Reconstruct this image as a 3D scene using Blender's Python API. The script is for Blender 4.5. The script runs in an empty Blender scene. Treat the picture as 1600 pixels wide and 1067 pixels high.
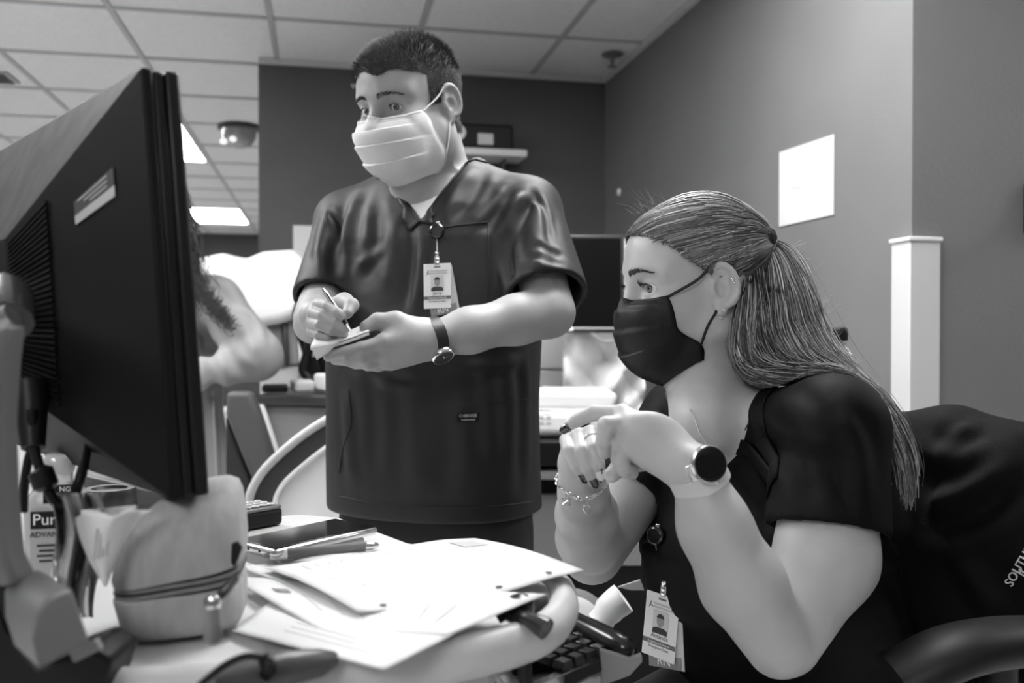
import bpy, bmesh, math, random
import numpy as np
from mathutils import Vector, Matrix
from mathutils.bvhtree import BVHTree
random.seed(7); RNG = np.random.default_rng(7)
S = bpy.context.scene
C = S.collection
# ------------------------------------------------------------------ camera
FPX = 1450.0; CAMZ = 1.20; YAW = math.radians(-11.6); PITCH = math.radians(-0.65)
cd = bpy.data.cameras.new('camera'); cam = bpy.data.objects.new('camera', cd); C.objects.link(cam)
cam.location = (0, 0, CAMZ); cam.rotation_euler = (math.pi/2 + PITCH, 0, YAW)
cd.sensor_width = 36.0; cd.lens = FPX/1600*36.0; cd.clip_start = 0.05
cd.dof.use_dof = True; cd.dof.focus_distance = 1.25; cd.dof.aperture_fstop = 4.5
S.camera = cam
CR = Matrix.Rotation(YAW, 3, 'Z') @ Matrix.Rotation(math.pi/2 + PITCH, 3, 'X')
CRn = np.array(CR)
# ------------------------------------------------------------------ world and exposure
wd = bpy.data.worlds.new('world'); S.world = wd; wd.use_nodes = True
wd.node_tree.nodes['Background'].inputs[0].default_value = (0.5, 0.5, 0.5, 1)
wd.node_tree.nodes['Background'].inputs[1].default_value = 0.30
S.view_settings.view_transform = 'Standard'; S.view_settings.look = 'None'
S.view_settings.gamma = 1.0; S.view_settings.use_curve_mapping = False
S.view_settings.exposure = -0.25
TROFFER = 27.0

# ------------------------------------------------------------------ helpers
def W(px, py, d):
    "photo pixel (1600x1067) and forward distance -> world point"
    v = Vector(((px-800)/FPX*d, -(py-533.5)/FPX*d, -d))
    return CR @ v + Vector((0, 0, CAMZ))
def Wn(px, py, d): return np.array(W(px, py, d))
RIGHT = np.array([math.cos(YAW), math.sin(YAW), 0]); FWD = np.array([-math.sin(YAW), math.cos(YAW), 0]); UP = np.array([0, 0, 1.0])
def on_z(px, py, z):
    "pixel -> point on the horizontal plane z"
    v = CR @ Vector(((px-800)/FPX, -(py-533.5)/FPX, -1)); t = (z-CAMZ)/v.z
    return Vector((0, 0, CAMZ)) + v*t
def on_y(px, py, y):
    v = CR @ Vector(((px-800)/FPX, -(py-533.5)/FPX, -1)); t = y/v.y
    return Vector((0, 0, CAMZ)) + v*t
def on_x(px, py, x):
    v = CR @ Vector(((px-800)/FPX, -(py-533.5)/FPX, -1)); t = x/v.x
    return Vector((0, 0, CAMZ)) + v*t
def ray(bvh, px, py):
    v = (CR @ Vector(((px-800)/FPX, -(py-533.5)/FPX, -1))).normalized()
    return bvh.ray_cast(Vector((0, 0, CAMZ)), v)
def nrm(v): v = np.asarray(v, float); return v/np.linalg.norm(v)

_M = {}
def mat(name, g, rough=0.6, metal=0.0, var=0.0, vscale=20.0, bump=0.0, bscale=200.0, emit=0.0, alpha=1.0, trans=0.0, spec=0.5, coat=0.0, sheen=0.0, stretch=None, sss=0.0):
    if name in _M: return _M[name]
    m = bpy.data.materials.new(name); m.use_nodes = True; nt = m.node_tree; b = nt.nodes['Principled BSDF']
    b.inputs['Base Color'].default_value = (g, g, g, 1); b.inputs['Roughness'].default_value = rough
    b.inputs['Metallic'].default_value = metal; b.inputs['Specular IOR Level'].default_value = spec
    if coat: b.inputs['Coat Weight'].default_value = coat; b.inputs['Coat Roughness'].default_value = 0.08
    if sheen: b.inputs['Sheen Weight'].default_value = sheen
    if trans: b.inputs['Transmission Weight'].default_value = trans
    if alpha < 1: b.inputs['Alpha'].default_value = alpha
    if sss: b.inputs['Subsurface Weight'].default_value = sss; b.inputs['Subsurface Radius'].default_value = (1, 1, 1); b.inputs['Subsurface Scale'].default_value = 0.006
    if emit: b.inputs['Emission Color'].default_value = (1, 1, 1, 1); b.inputs['Emission Strength'].default_value = emit
    tc = nt.nodes.new('ShaderNodeTexCoord'); src = tc.outputs['Object']
    if stretch:
        mp = nt.nodes.new('ShaderNodeMapping'); mp.inputs['Scale'].default_value = stretch
        nt.links.new(src, mp.inputs['Vector']); src = mp.outputs['Vector']
    n = nt.nodes.new('ShaderNodeTexNoise'); n.inputs['Scale'].default_value = vscale; n.inputs['Detail'].default_value = 5
    nt.links.new(src, n.inputs['Vector'])
    r = nt.nodes.new('ShaderNodeMapRange'); r.inputs['From Min'].default_value = 0.3; r.inputs['From Max'].default_value = 0.7
    r.inputs['To Min'].default_value = g*(1-var); r.inputs['To Max'].default_value = min(1, g*(1+var))
    nt.links.new(n.outputs['Fac'], r.inputs['Value']); nt.links.new(r.outputs['Result'], b.inputs['Base Color'])
    if bump:
        n2 = nt.nodes.new('ShaderNodeTexNoise'); n2.inputs['Scale'].default_value = bscale; n2.inputs['Detail'].default_value = 4
        nt.links.new(src, n2.inputs['Vector'])
        bp = nt.nodes.new('ShaderNodeBump'); bp.inputs['Strength'].default_value = bump; bp.inputs['Distance'].default_value = 0.002
        nt.links.new(n2.outputs['Fac'], bp.inputs['Height']); nt.links.new(bp.outputs['Normal'], b.inputs['Normal'])
    _M[name] = m; return m

class MB:
    def __init__(s): s.v = []; s.f = []
    def add(s, vs, fs):
        o = len(s.v); s.v += [tuple(float(c) for c in p) for p in vs]; s.f += [tuple(i+o for i in f) for f in fs]; return s
    def box(s, c, h, R=None):
        R = np.eye(3) if R is None else np.array(R); c = np.array(c, float)
        vs = [c + R @ (np.array([x, y, z])*np.array(h)) for x in (-1, 1) for y in (-1, 1) for z in (-1, 1)]
        return s.add(vs, [(0, 1, 3, 2), (4, 6, 7, 5), (0, 4, 5, 1), (2, 3, 7, 6), (0, 2, 6, 4), (1, 5, 7, 3)])
    def hexa(s, a, b):
        "a, b: two matching 4-point loops"
        return s.add(list(a)+list(b), [(3, 2, 1, 0), (4, 5, 6, 7), (0, 1, 5, 4), (1, 2, 6, 5), (2, 3, 7, 6), (3, 0, 4, 7)])
    def prism(s, loop, off):
        loop = [np.array(p, float) for p in loop]; n = len(loop); off = np.array(off, float)
        vs = loop + [p+off for p in loop]
        return s.add(vs, [tuple(range(n-1, -1, -1)), tuple(range(n, 2*n))] + [(i, (i+1) % n, n+(i+1) % n, n+i) for i in range(n)])
    def tube(s, path, r, n=8, caps=True, flat=1.0, up=None):
        P = [np.array(p, float) for p in path]; m = len(P); r = [r]*m if np.isscalar(r) else list(r)
        prev = None; vs = []; fs = []
        for i in range(m):
            t = nrm(P[min(i+1, m-1)] - P[max(i-1, 0)])
            if prev is None:
                a = np.array(up, float) if up is not None else (np.array([0, 0, 1.]) if abs(t[2]) < .9 else np.array([1., 0, 0]))
                u = nrm(np.cross(np.cross(t, a), t))
            else: u = nrm(prev - t*np.dot(prev, t))
            w = np.cross(t, u); prev = u
            for k in range(n):
                an = 2*math.pi*k/n; vs.append(P[i] + u*math.cos(an)*r[i]*flat + w*math.sin(an)*r[i])
        for i in range(m-1):
            for k in range(n): fs.append((i*n+k, i*n+(k+1) % n, (i+1)*n+(k+1) % n, (i+1)*n+k))
        if caps: fs += [tuple(range(n-1, -1, -1)), tuple((m-1)*n+k for k in range(n))]
        return s.add(vs, fs)
    def lathe(s, prof, c=(0, 0, 0), R=None, n=24):
        R = np.eye(3) if R is None else np.array(R); c = np.array(c, float); vs = []; fs = []; m = len(prof)
        for (r, z) in prof:
            for k in range(n):
                a = 2*math.pi*k/n; vs.append(c + R @ np.array([r*math.cos(a), r*math.sin(a), z]))
        for i in range(m-1):
            for k in range(n): fs.append((i*n+k, i*n+(k+1) % n, (i+1)*n+(k+1) % n, (i+1)*n+k))
        fs += [tuple(range(n-1, -1, -1)), tuple((m-1)*n+k for k in range(n))]
        return s.add(vs, fs)
    def grid(s, fn, nu, nv):
        vs = [fn(u/(nu-1), v/(nv-1)) for v in range(nv) for u in range(nu)]
        return s.add(vs, [(j*nu+i, j*nu+i+1, (j+1)*nu+i+1, (j+1)*nu+i) for j in range(nv-1) for i in range(nu-1)])
    def build(s, name, m, parent=None, bevel=0, seg=2, smooth=True, solid=0, sub=0):
        me = bpy.data.meshes.new(name); me.from_pydata(s.v, [], s.f); me.update()
        bm = bmesh.new(); bm.from_mesh(me); bmesh.ops.recalc_face_normals(bm, faces=bm.faces); bm.to_mesh(me); bm.free()
        return link(name, me, m, parent, bevel, seg, smooth, solid, sub)
def link(name, me, m, parent=None, bevel=0, seg=2, smooth=True, solid=0, sub=0):
    o = bpy.data.objects.new(name, me); C.objects.link(o)
    if m is not None and not me.materials: me.materials.append(m)
    if smooth:
        for p in me.polygons: p.use_smooth = True
    if solid: md = o.modifiers.new('solid', 'SOLIDIFY'); md.thickness = solid; md.offset = 0
    if bevel:
        md = o.modifiers.new('bevel', 'BEVEL'); md.width = bevel; md.segments = seg; md.limit_method = 'ANGLE'; md.angle_limit = math.radians(40); md.harden_normals = False
    if sub: md = o.modifiers.new('sub', 'SUBSURF'); md.levels = sub; md.render_levels = sub
    if smooth and not sub:
        try:
            me.set_sharp_from_angle(angle=math.radians(50))
        except Exception: pass
    if parent is not None: adopt(o, parent)
    return o
def adopt(o, parent):
    o.parent = parent; mw = Matrix.Translation(parent.location)
    p = parent
    o.matrix_parent_inverse = mat_world(p).inverted()
def mat_world(o):
    m = Matrix.LocRotScale(o.location, o.rotation_euler, o.scale)
    return mat_world(o.parent) @ o.matrix_parent_inverse @ m if o.parent else m
def thing(name, label, cat, loc=(0, 0, 0), group=None, kind=None):
    o = bpy.data.objects.new(name, None); C.objects.link(o); o.location = loc; o.empty_display_size = .05
    return tag(o, label, cat, group, kind)
def tag(o, label=None, cat=None, group=None, kind=None):
    if label: o['label'] = label
    if cat: o['category'] = cat
    if group: o['group'] = group
    if kind: o['kind'] = kind
    return o
def frame(x, y):
    "3x3 with columns x, y, x cross y"
    x = nrm(x); z = nrm(np.cross(x, y)); y = np.cross(z, x); return np.stack([x, y, z], axis=1)
def text(name, body, size, origin, R, m, parent, align='CENTER', ext=0.0002, sx=1.0):
    "flat lettering: local x along the line, y up the letters, z out of the surface"
    cu = bpy.data.curves.new('t', 'FONT'); cu.body = body; cu.size = size; cu.align_x = align; cu.extrude = ext; cu.resolution_u = 3
    t = bpy.data.objects.new('t', cu); C.objects.link(t)
    me = bpy.data.meshes.new_from_object(t.evaluated_get(bpy.context.evaluated_depsgraph_get()))
    bpy.data.objects.remove(t); bpy.data.curves.remove(cu)
    R = np.array(R); T = Matrix(((R[0, 0], R[0, 1], R[0, 2], origin[0]), (R[1, 0], R[1, 1], R[1, 2], origin[1]), (R[2, 0], R[2, 1], R[2, 2], origin[2]), (0, 0, 0, 1)))
    me.transform(T @ Matrix.Diagonal((sx, 1, 1, 1))); me.name = name; me.materials.clear()
    return link(name, me, m, parent, smooth=False)
def smooth_path(pts, n=24):
    "Catmull-Rom through points"
    P = [np.array(p, float) for p in pts]; P = [2*P[0]-P[1]] + P + [2*P[-1]-P[-2]]; out = []
    segs = len(P)-3
    for i in range(n):
        t = i/(n-1)*segs; k = min(int(t), segs-1); t -= k
        a, b, c, d = P[k:k+4]
        out.append(.5*((2*b)+(-a+c)*t+(2*a-5*b+4*c-d)*t*t+(-a+3*b-3*c+d)*t**3))
    return out
# ================================================================== the room
CEIL = 2.46; BACKY = 4.46; RX = 1.391; RY = 1.995; BLX = -0.284
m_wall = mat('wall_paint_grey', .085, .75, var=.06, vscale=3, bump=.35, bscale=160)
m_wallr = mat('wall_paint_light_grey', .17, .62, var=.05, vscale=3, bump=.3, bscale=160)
m_tile = mat('ceiling_tile_fibre', .8, .9, var=.05, vscale=60, bump=.4, bscale=300)
m_grid = mat('ceiling_grid_painted_steel', .45, .55)
m_floor = mat('floor_vinyl', .7, .45, var=.15, vscale=8)
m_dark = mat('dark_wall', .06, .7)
m_white = mat('white_plastic', .78, .35)
def struct(name, mb, m, parent=None, **k):
    o = mb.build(name, m, parent, **k)
    if parent is None: o['kind'] = 'structure'
    return o
struct('floor', MB().box((-1, 5, -.05), (7, 9, .05)), m_floor, smooth=False)
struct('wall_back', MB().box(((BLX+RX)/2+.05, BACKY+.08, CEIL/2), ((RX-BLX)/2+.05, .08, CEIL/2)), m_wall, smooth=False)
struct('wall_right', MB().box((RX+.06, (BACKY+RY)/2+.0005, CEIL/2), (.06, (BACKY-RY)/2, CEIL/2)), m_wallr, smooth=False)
struct('wall_return', MB().box((RX+1.5005, RY+.06, CEIL/2), (1.5, .06, CEIL/2)), mat('wall_paint_mid_grey', .17, .6, var=.05, vscale=3, bump=.5, bscale=130), smooth=False)
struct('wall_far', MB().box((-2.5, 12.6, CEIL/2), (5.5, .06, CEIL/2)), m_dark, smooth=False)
struct('wall_left', MB().box((-6, 5, CEIL/2), (.06, 8, CEIL/2)), m_wall, smooth=False)
# ceiling: deck, tiles, grid
ceil = struct('ceiling', MB().box((-1, 5, CEIL+.10), (7, 9, .04)), m_tile, smooth=False)
GX0, GXS, GY0, GYS = -.20, .607, 3.87, .68
cols = range(-7, 6); rows = range(-6, 14)
TROF = {(-2, 3), (-2, 9), (-2, -3), (1, -4), (-2, -9), (-6, 9), (5, -4), (-4, -4)}  # includes an unseen panel added at the left to brighten the woman's face
skip = set()
for (c, r) in TROF: skip |= {(c, r), (c, r+1)}
tme = None
for c in cols:
    for r in rows:
        if (c, r) in skip: continue
        x = GX0+(c+.5)*GXS; y = GY0+(r+.5)*GYS
        if x > RX+.3 and y > RY+.3: continue
        if y > 12.5 or y < -.2: continue
        if tme is None:
            o = MB().box((0, 0, 0), (GXS/2-.008, GYS/2-.008, .01)).build('ceiling_tile', m_tile, ceil, smooth=False); tme = o.data
        else: o = link('ceiling_tile', tme, m_tile, ceil, smooth=False)
        o.location = (x, y, CEIL+.012 + random.uniform(0, .002))
for c in range(-7, 7):
    x = GX0+c*GXS; y1 = 12.5 if x < BLX else (BACKY if x < RX else RY)
    MB().box((x, (y1-.3)/2, CEIL), (.012, (y1+.3)/2, .004)).build('ceiling_grid_runner', m_grid, ceil, smooth=False)
for r in range(-6, 14):
    y = GY0+r*GYS
    if y > 12.5 or y < -.3: continue
    x1 = BLX if y > BACKY else (RX if y > RY else 3.4)
    MB().box(((x1-4.6)/2, y, CEIL-.001), ((x1+4.6)/2, .012, .004)).build('ceiling_grid_cross_tee', m_grid, ceil, smooth=False)
# wall angle trim where the ceiling meets the near walls
struct('trim_1', MB().box(((BLX+RX)/2, BACKY-.010, CEIL-.012), ((RX-BLX)/2, .010, .012)), mat('trim_white', .6, .5), smooth=False)
struct('trim_2', MB().box((RX-.010, (BACKY+RY)/2, CEIL-.012), (.010, (BACKY-RY)/2-.011, .012)), mat('trim_white', .6, .5), smooth=False)
# ceiling troffers
labs = {(-4, -4): 'added ceiling panel light left of the monitor, out of the frame, to brighten the faces', (-2, 3): 'lit recessed ceiling panel light beside the monitor, nearer one in view', (-2, 9): 'lit recessed ceiling panel light farther back, above the white machine',
        (-2, -3): 'recessed ceiling panel light above and left of the standing man', (1, -4): 'recessed ceiling panel light above the seated woman', (-2, -9): 'recessed ceiling panel light behind the camera on the left',
        (-6, 3): 'recessed ceiling panel light far to the left, middle of its row', (-6, 9): 'recessed ceiling panel light far to the left, at the far end', (-6, -3): 'recessed ceiling panel light far to the left, nearest of its row', (5, -4): 'recessed ceiling panel light far right, past the wall corner'}
m_diff = mat('lit_diffuser', .9, .5, emit=TROFFER)
for (c, r) in sorted(TROF):
    x = GX0+(c+.5)*GXS; y = GY0+(r+1)*GYS
    t = thing('ceiling_light', labs[(c, r)], 'light', (x, y, CEIL), 'recessed ceiling panel lights')
    fr = MB()
    for sx in (-1, 1): fr.box((x+sx*(GXS/2-.02), y, CEIL+.004), (.014, GYS-.014, .006))
    for sy in (-1, 1): fr.box((x, y+sy*(GYS-.02), CEIL+.004), (GXS/2-.034, .014, .006))
    fr.build('frame', m_white, t, smooth=False)
    MB().box((x, y, CEIL+.006), (GXS/2-.034, GYS-.034, .003)).build('diffuser', m_diff, t, smooth=False)
# sprinkler head on the ceiling
p = on_z(957, 84, CEIL); t = thing('fire_sprinkler', 'metal fire sprinkler head hanging from the ceiling near the wall corner', 'sprinkler', p)
m_met = mat('dull_metal', .25, .35, metal=.8)
MB().lathe([(.001, -.001), (.05, -.004), (.042, -.012), (.02, -.018)], p).build('escutcheon', m_met, t)
MB().lathe([(.012, -.015), (.010, -.035), (.006, -.05), (.022, -.056), (.022, -.06), (.002, -.061)], p).build('deflector', m_met, t)
# ceiling dome camera far left
p = on_z(374, 197, CEIL); t = thing('ceiling_dome', 'clear dome with dark base on the far ceiling beside the dark wall', 'dome camera', p)
MB().lathe([(.001, 0), (.13, -.002), (.13, -.02), (.11, -.028)], p).build('base', mat('dark_plastic', .03, .4), t)
MB().lathe([(.105, -.028), (.10, -.07), (.075, -.11), (.035, -.13), (.002, -.135)], p).build('dome', mat('dome_grey', .32, .15, coat=.5), t)
for dx in (-.085, -.03): MB().lathe([(.002, -.02), (.018, -.012), (.02, 0), (.012, .012), (.002, .018)], p+Vector((dx, -.08, -.085+dx*.3)), n=12).build('lamp', mat('small_lamp', .95, .2, emit=1.0), t)
# air vent upper left
p = on_z(8, 120, CEIL); t = thing('air_vent', 'dark slotted ceiling air vent at the top left above the monitor', 'vent', p)
MB().box((p.x-.13, p.y, CEIL-.004), (.17, .10, .004)).build('frame', mat('vent_grey', .4, .5), t, smooth=False)
for k in range(5): MB().box((p.x-.13, p.y-.07+k*.035, CEIL-.012), (.15, .006, .006)).build('slat', mat('vent_dark', .08, .5), t, smooth=False)
# corner guard
t = thing('corner_guard', 'pale plastic corner guard strip on the outside wall corner', 'corner guard', (RX, RY, 0))
zt = on_y(1424, 377, RY).z
mg = mat('guard_plastic', .60, .45)
MB().prism([(RX-.0135, RY-.0135, .1), (RX+.068, RY-.0135, .1), (RX+.068, RY-.001, .1), (RX-.001, RY-.001, .1), (RX-.001, RY+.062, .1), (RX-.0135, RY+.062, .1)], (0, 0, zt-.1)).build('guard_angle', mg, t, bevel=.002)
MB().prism([(RX-.018, RY-.018, zt), (RX+.072, RY-.018, zt), (RX+.072, RY-.001, zt), (RX-.001, RY-.001, zt), (RX-.001, RY+.066, zt), (RX-.018, RY+.066, zt)], (0, 0, .010)).build('cap', mat('guard_cap', .75, .4), t, bevel=.002)
# wall sign on the right wall
cs = [on_x(px, py, RX-.004) for px, py in ((1217, 354), (1302, 335), (1302, 210), (1217, 238))]
t = thing('paper_sign', 'white printed paper sign taped to the right-hand wall', 'sign', cs[0])
m_paper = mat('paper_white', .68, .7)
y0, y1 = cs[0].y, cs[1].y; zb = (cs[0].z+cs[1].z)/2; ztp = (cs[2].z+cs[3].z)/2
sg = MB().prism([(RX-.002, y0, cs[0].z), (RX-.002, y1, cs[1].z), (RX-.002, y1, cs[2].z), (RX-.002, y0, cs[3].z)], (-.0015, 0, 0)).build('sheet', m_paper, t, smooth=False)
RS = frame((0, -1, 0), (0, 0, 1)); yc = (y0+y1)/2; m_faint = mat('faint_print', .62, .7)
hh = ztp-zb; sgw = abs(y0-y1)
text('lettering', 'ED STAFF', hh*.085, (RX-.0042, yc, zb+hh*.60), RS, m_faint, t)
text('lettering', 'WORKING STATION', hh*.085, (RX-.0042, yc, zb+hh*.44), RS, m_faint, t, sx=.95)
for k in range(6): MB().box((RX-.0042, yc+sgw*(.26-.1*k), zb+hh*.35), (.0002, sgw*.035, hh*.009)).build('small_print', m_faint, t, smooth=False)
# paper on the back wall, partly behind the white machine
a = on_y(458, 352, BACKY-.003); b = on_y(540, 430, BACKY-.003)
o = MB().box(((a.x+b.x)/2, BACKY-.003, (a.z+b.z)/2), ((b.x-a.x)/2, .0015, (a.z-b.z)/2)).build('paper_notice', m_paper, smooth=False)
tag(o, 'white paper notice on the dark back wall beside the man\'s arm', 'notice')
text('lettering', 'A', .05, (a.x+.125, BACKY-.0048, a.z-.12), frame((1, 0, 0), (0, 0, 1)), m_faint, o)
# small wall shelf and black device on the back wall behind the man's head
a = on_y(660, 231, BACKY-.2); b = on_y(824, 241, BACKY-.2)
t = thing('wall_shelf', 'white wall shelf on the back wall behind the man', 'shelf', (a.x, BACKY, b.z))
MB().box(((a.x+b.x)/2, BACKY-.10, (a.z+b.z)/2), ((b.x-a.x)/2, .10, .016)).build('board', m_white, t, bevel=.004)
for q in (.2, .8): MB().prism([(a.x+(b.x-a.x)*q, BACKY-.002, b.z-.002), (a.x+(b.x-a.x)*q, BACKY-.14, b.z-.002), (a.x+(b.x-a.x)*q, BACKY-.002, b.z-.12)], (.012, 0, 0)).build('bracket', mat('bracket_grey', .12, .5), t, smooth=False)
shz = (a.z+b.z)/2+.0165
a2 = on_y(690, 190, BACKY-.185); b2 = on_y(802, 230, BACKY-.185)
t = thing('desktop_device', 'black rounded device with a white label on the wall shelf', 'device', ((a2.x+b2.x)/2, BACKY-.1, shz))
dh = a2.z-shz
MB().box(((a2.x+b2.x)/2, BACKY-.10, shz+dh/2), ((b2.x-a2.x)/2, .085, dh/2)).build('body', mat('device_black', .008, .5, spec=.3), t, bevel=.012, seg=3)
MB().box(((a2.x+b2.x)/2-.0, BACKY-.10, shz+dh*.97), ((b2.x-a2.x)/2-.03, .06, .008)).build('top_lip', mat('device_grey', .2, .3), t, bevel=.004)
c2 = on_y(759, 217, BACKY-.19)
MB().box((c2.x, BACKY-.187, c2.z-.0), (.037, .002, .026)).build('label', m_paper, t, bevel=.004)
c2 = on_y(716, 206, BACKY-.19)
MB().lathe([(.001, .002), (.036, .001), (.036, -.004)], (c2.x, BACKY-.187, c2.z), R=frame((1, 0, 0), (0, 0, 1)), n=20).build('lens', mat('lens_highlight', .8, .3), t)  # white disc stands in for the highlight on the lens
# little screw-hook on the right wall, and the dark hook at the right picture edge
p = on_x(966, 300, RX-.006); o = MB().lathe([(.001, .006), (.014, .004), (.018, -.004), (.018, -.010)], p, R=frame((0, -1, 0), (0, 0, 1)), n=16).build('wall_bumper', m_white); tag(o, 'small round white bumper on the right wall near the back corner', 'bumper')
p = on_y(1612, 325, RY-.02); t = thing('wall_hook', 'black wall hook at the right edge of the picture', 'hook', p)
mk = mat('hook_black', .008, .5)
MB().box((p.x+.018, RY-.010, p.z), (.026, .010, .062)).build('plate', mk, t, bevel=.004)
MB().tube(smooth_path([(p.x+.012, RY-.02, p.z+.01), (p.x+.004, RY-.07, p.z-.008), (p.x-.004, RY-.095, p.z+.012), (p.x-.008, RY-.10, p.z+.04)], 10), .009).build('prong', mk, t)
# ================================================================== far and middle background
def quad_slab(name, pts, thick, m, parent=None, bevel=0.0, seg=2):
    "flat slab whose front face goes through the points, thickness away from the camera"
    P = [np.array(p) for p in pts]; n = nrm(np.cross(P[1]-P[0], P[2]-P[0]))
    c = np.mean(P, axis=0); 
    if np.dot(n, c-np.array([0, 0, CAMZ])) < 0: n = -n
    return MB().prism(P, n*thick).build(name, m, parent, bevel=bevel, seg=seg)
m_blk = mat('black_plastic', .006, .45, spec=.25); m_blkg = mat('black_gloss', .015, .25); m_dgrey = mat('dark_grey_plastic', .035, .5); m_mgrey = mat('mid_grey_panel', .22, .5); m_lgrey = mat('light_grey_panel', .5, .5)
m_screen = mat('screen_off', .004, .3, spec=.15)
m_bwhite = mat('bright_white_plastic', .86, .4)
# big white machine housing with grey lower panel
d = 3.35
t = thing('equipment_housing', 'large white rounded machine housing with grey lower panel behind the gowned person', 'machine', W(390, 620, d))
def rp(pts, d): return [Wn(x, y, d) for x, y in pts]
def arc_slab(name, pts, d, thick, m, parent, bevel=.03, seg=4):
    P = rp(pts, d); return MB().prism(P, FWD*thick).build(name, m, parent, bevel=bevel, seg=seg)
arc_slab('hood', [(285, 420), (297, 405), (352, 392), (364, 402), (384, 402), (408, 392), (452, 389), (466, 394), (474, 408), (478, 440), (475, 472), (466, 494), (440, 504), (405, 510), (320, 508), (285, 490)], d, .30, m_bwhite, t, bevel=.035)
arc_slab('lower_panel', [(330, 505), (462, 497), (468, 570), (330, 584)], d+.06, .2, m_mgrey, t, bevel=.01)
arc_slab('side_stripe', [(462, 497), (468, 500), (478, 600), (470, 600)], d+.05, .2, m_white, t, bevel=.004)
MB().prism(rp([(437, 505), (448, 503), (452, 572), (444, 574)], d+.045), FWD*.02).build('dark_vent', m_dgrey, t, bevel=.01)
MB().prism(rp([(405, 580), (468, 568), (468, 640), (405, 640)], d+.07), FWD*.2).build('base_box', m_lgrey, t, bevel=.01)
MB().prism(rp([(330, 640), (468, 640), (468, 1000), (330, 1000)], d+.1), FWD*.2).build('pedestal', m_lgrey, t, bevel=.01)
# hanging black cables
t = thing('cable_bundle', 'black looped equipment cables hanging behind the writing hand', 'cable', W(490, 600, 3.1))
for k, pts in enumerate([[(470, 470), (463, 500), (478, 545), (486, 585), (498, 592), (505, 560), (500, 520)], [(486, 480), (500, 540), (512, 580), (523, 590)], [(474, 478), (486, 520), (478, 560), (474, 580), (486, 594)], [(508, 500), (516, 550), (524, 575), (530, 600)]]):
    MB().tube([Wn(0, 0, 1)*0+q for q in smooth_path([Wn(x, y, 3.1-.03*k) for x, y in pts], 18)], .016 if k < 3 else .022, n=8).build('cable', m_blk, t)
arc_slab('plug', [(472, 560), (500, 556), (508, 588), (492, 598), (474, 590)], 3.05, .05, m_blk, t, bevel=.012)
arc_slab('handle', [(463, 476), (478, 466), (492, 470), (488, 486), (474, 498), (464, 494)], 3.02, .05, mat('dark_rubber', .03, .6), t, bevel=.012)
# side counter with clutter behind the man's right side
d = 2.95; zc = W(460, 604, d).z
t = thing('side_counter', 'dark-topped side counter with grey front panel between the gown and the man', 'counter', W(460, 900, d))
a = Wn(398, 614, d); b = Wn(640, 618, d)
MB().prism(rp([(396, 628), (402, 616), (640, 618), (640, 636), (402, 634)], d), FWD*.45).build('worktop', mat('dark_laminate', .05, .3), t, bevel=.008)
MB().prism(rp([(400, 634), (640, 638), (640, 712), (420, 706)], d+.03), FWD*.4).build('front_panel', mat('brushed_panel', .26, .35, var=.12, vscale=5), t, bevel=.005)
MB().prism(rp([(396, 632), (410, 632), (434, 710), (424, 712)], d-.01), FWD*.03).build('edge_strip', m_bwhite, t, bevel=.004)
MB().prism(rp([(412, 702), (640, 708), (640, 718), (416, 712)], d), FWD*.04).build('lower_rail', m_lgrey, t, bevel=.004)
MB().prism(rp([(420, 718), (640, 718), (640, 1050), (420, 1050)], d+.06), FWD*.35).build('plinth', m_dgrey, t, bevel=.004)
zt_ = W(460, 616, d).z
labs_ = ['small dark box lying on the side counter', 'pale crumpled packet on the side counter', 'short white cup on the side counter by the man', 'dark rounded pouch on the side counter']
for k, (x, w, h, m_) in enumerate([(430, .04, .012, m_blk), (472, .032, .02, m_lgrey), (508, .022, .03, m_white), (556, .035, .018, m_dgrey)]):
    p = W(x, 616, d+.055); o = MB().box((p.x, p.y, zt_+h+.0045), (w, .04, h), Matrix.Rotation(.3*k, 3, 'Z')).build(['box', 'packet', 'cup', 'pouch'][k], m_, bevel=min(.012, h*.6), seg=3); tag(o, labs_[k], ['box', 'packet', 'cup', 'pouch'][k])
# curved white cart side with dark band
d = 2.25
t = thing('equipment_cart', 'white equipment cart with a thick dark curved band behind the man', 'cart', W(500, 1150, d))
outer = smooth_path([(388, 800), (392, 770), (412, 735), (450, 698), (490, 668), (530, 648), (600, 632), (700, 626)], 24)
inner = smooth_path([(428, 800), (432, 775), (446, 752), (470, 730), (500, 706), (530, 688), (600, 668), (700, 662)], 24)
band = MB(); n = len(outer)
for i in range(n-1):
    o0, o1, i0, i1 = [np.array(q) for q in (outer[i], outer[i+1], inner[i], inner[i+1])]
    A = [Wn(*o0, d), Wn(*o1, d), Wn(*i1, d), Wn(*i0, d)]; band.hexa(A, [p+FWD*.25 for p in A])
band.build('band', mat('band_dark', .045, .45), t, smooth=False)
MB().tube([Wn(x, y, d-.01) for x, y in outer], .011, n=8).build('edge_trim', mat('edge_trim_grey', .5, .3), t)
MB().tube([Wn(x, y, d-.004) for x, y in inner], .006, n=8).build('inner_trim', m_bwhite, t)
pan = [(x, y) for x, y in inner] + [(700, 1200), (428, 1200)]
MB().prism([Wn(x, y, d+.01) for x, y in pan], FWD*.2).build('side_panel', m_bwhite, t, smooth=False)
MB().prism([Wn(x, y, d) for x, y in [(388, 800), (428, 800), (428, 1200), (388, 1200)]], FWD*.22).build('band_foot', mat('band_dark', .045, .45), t, smooth=False)
text('lettering', 'S', .05, W(517, 792, d-.001), frame(RIGHT, UP), mat('letter_grey', .35, .5), t, align='LEFT')
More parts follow.
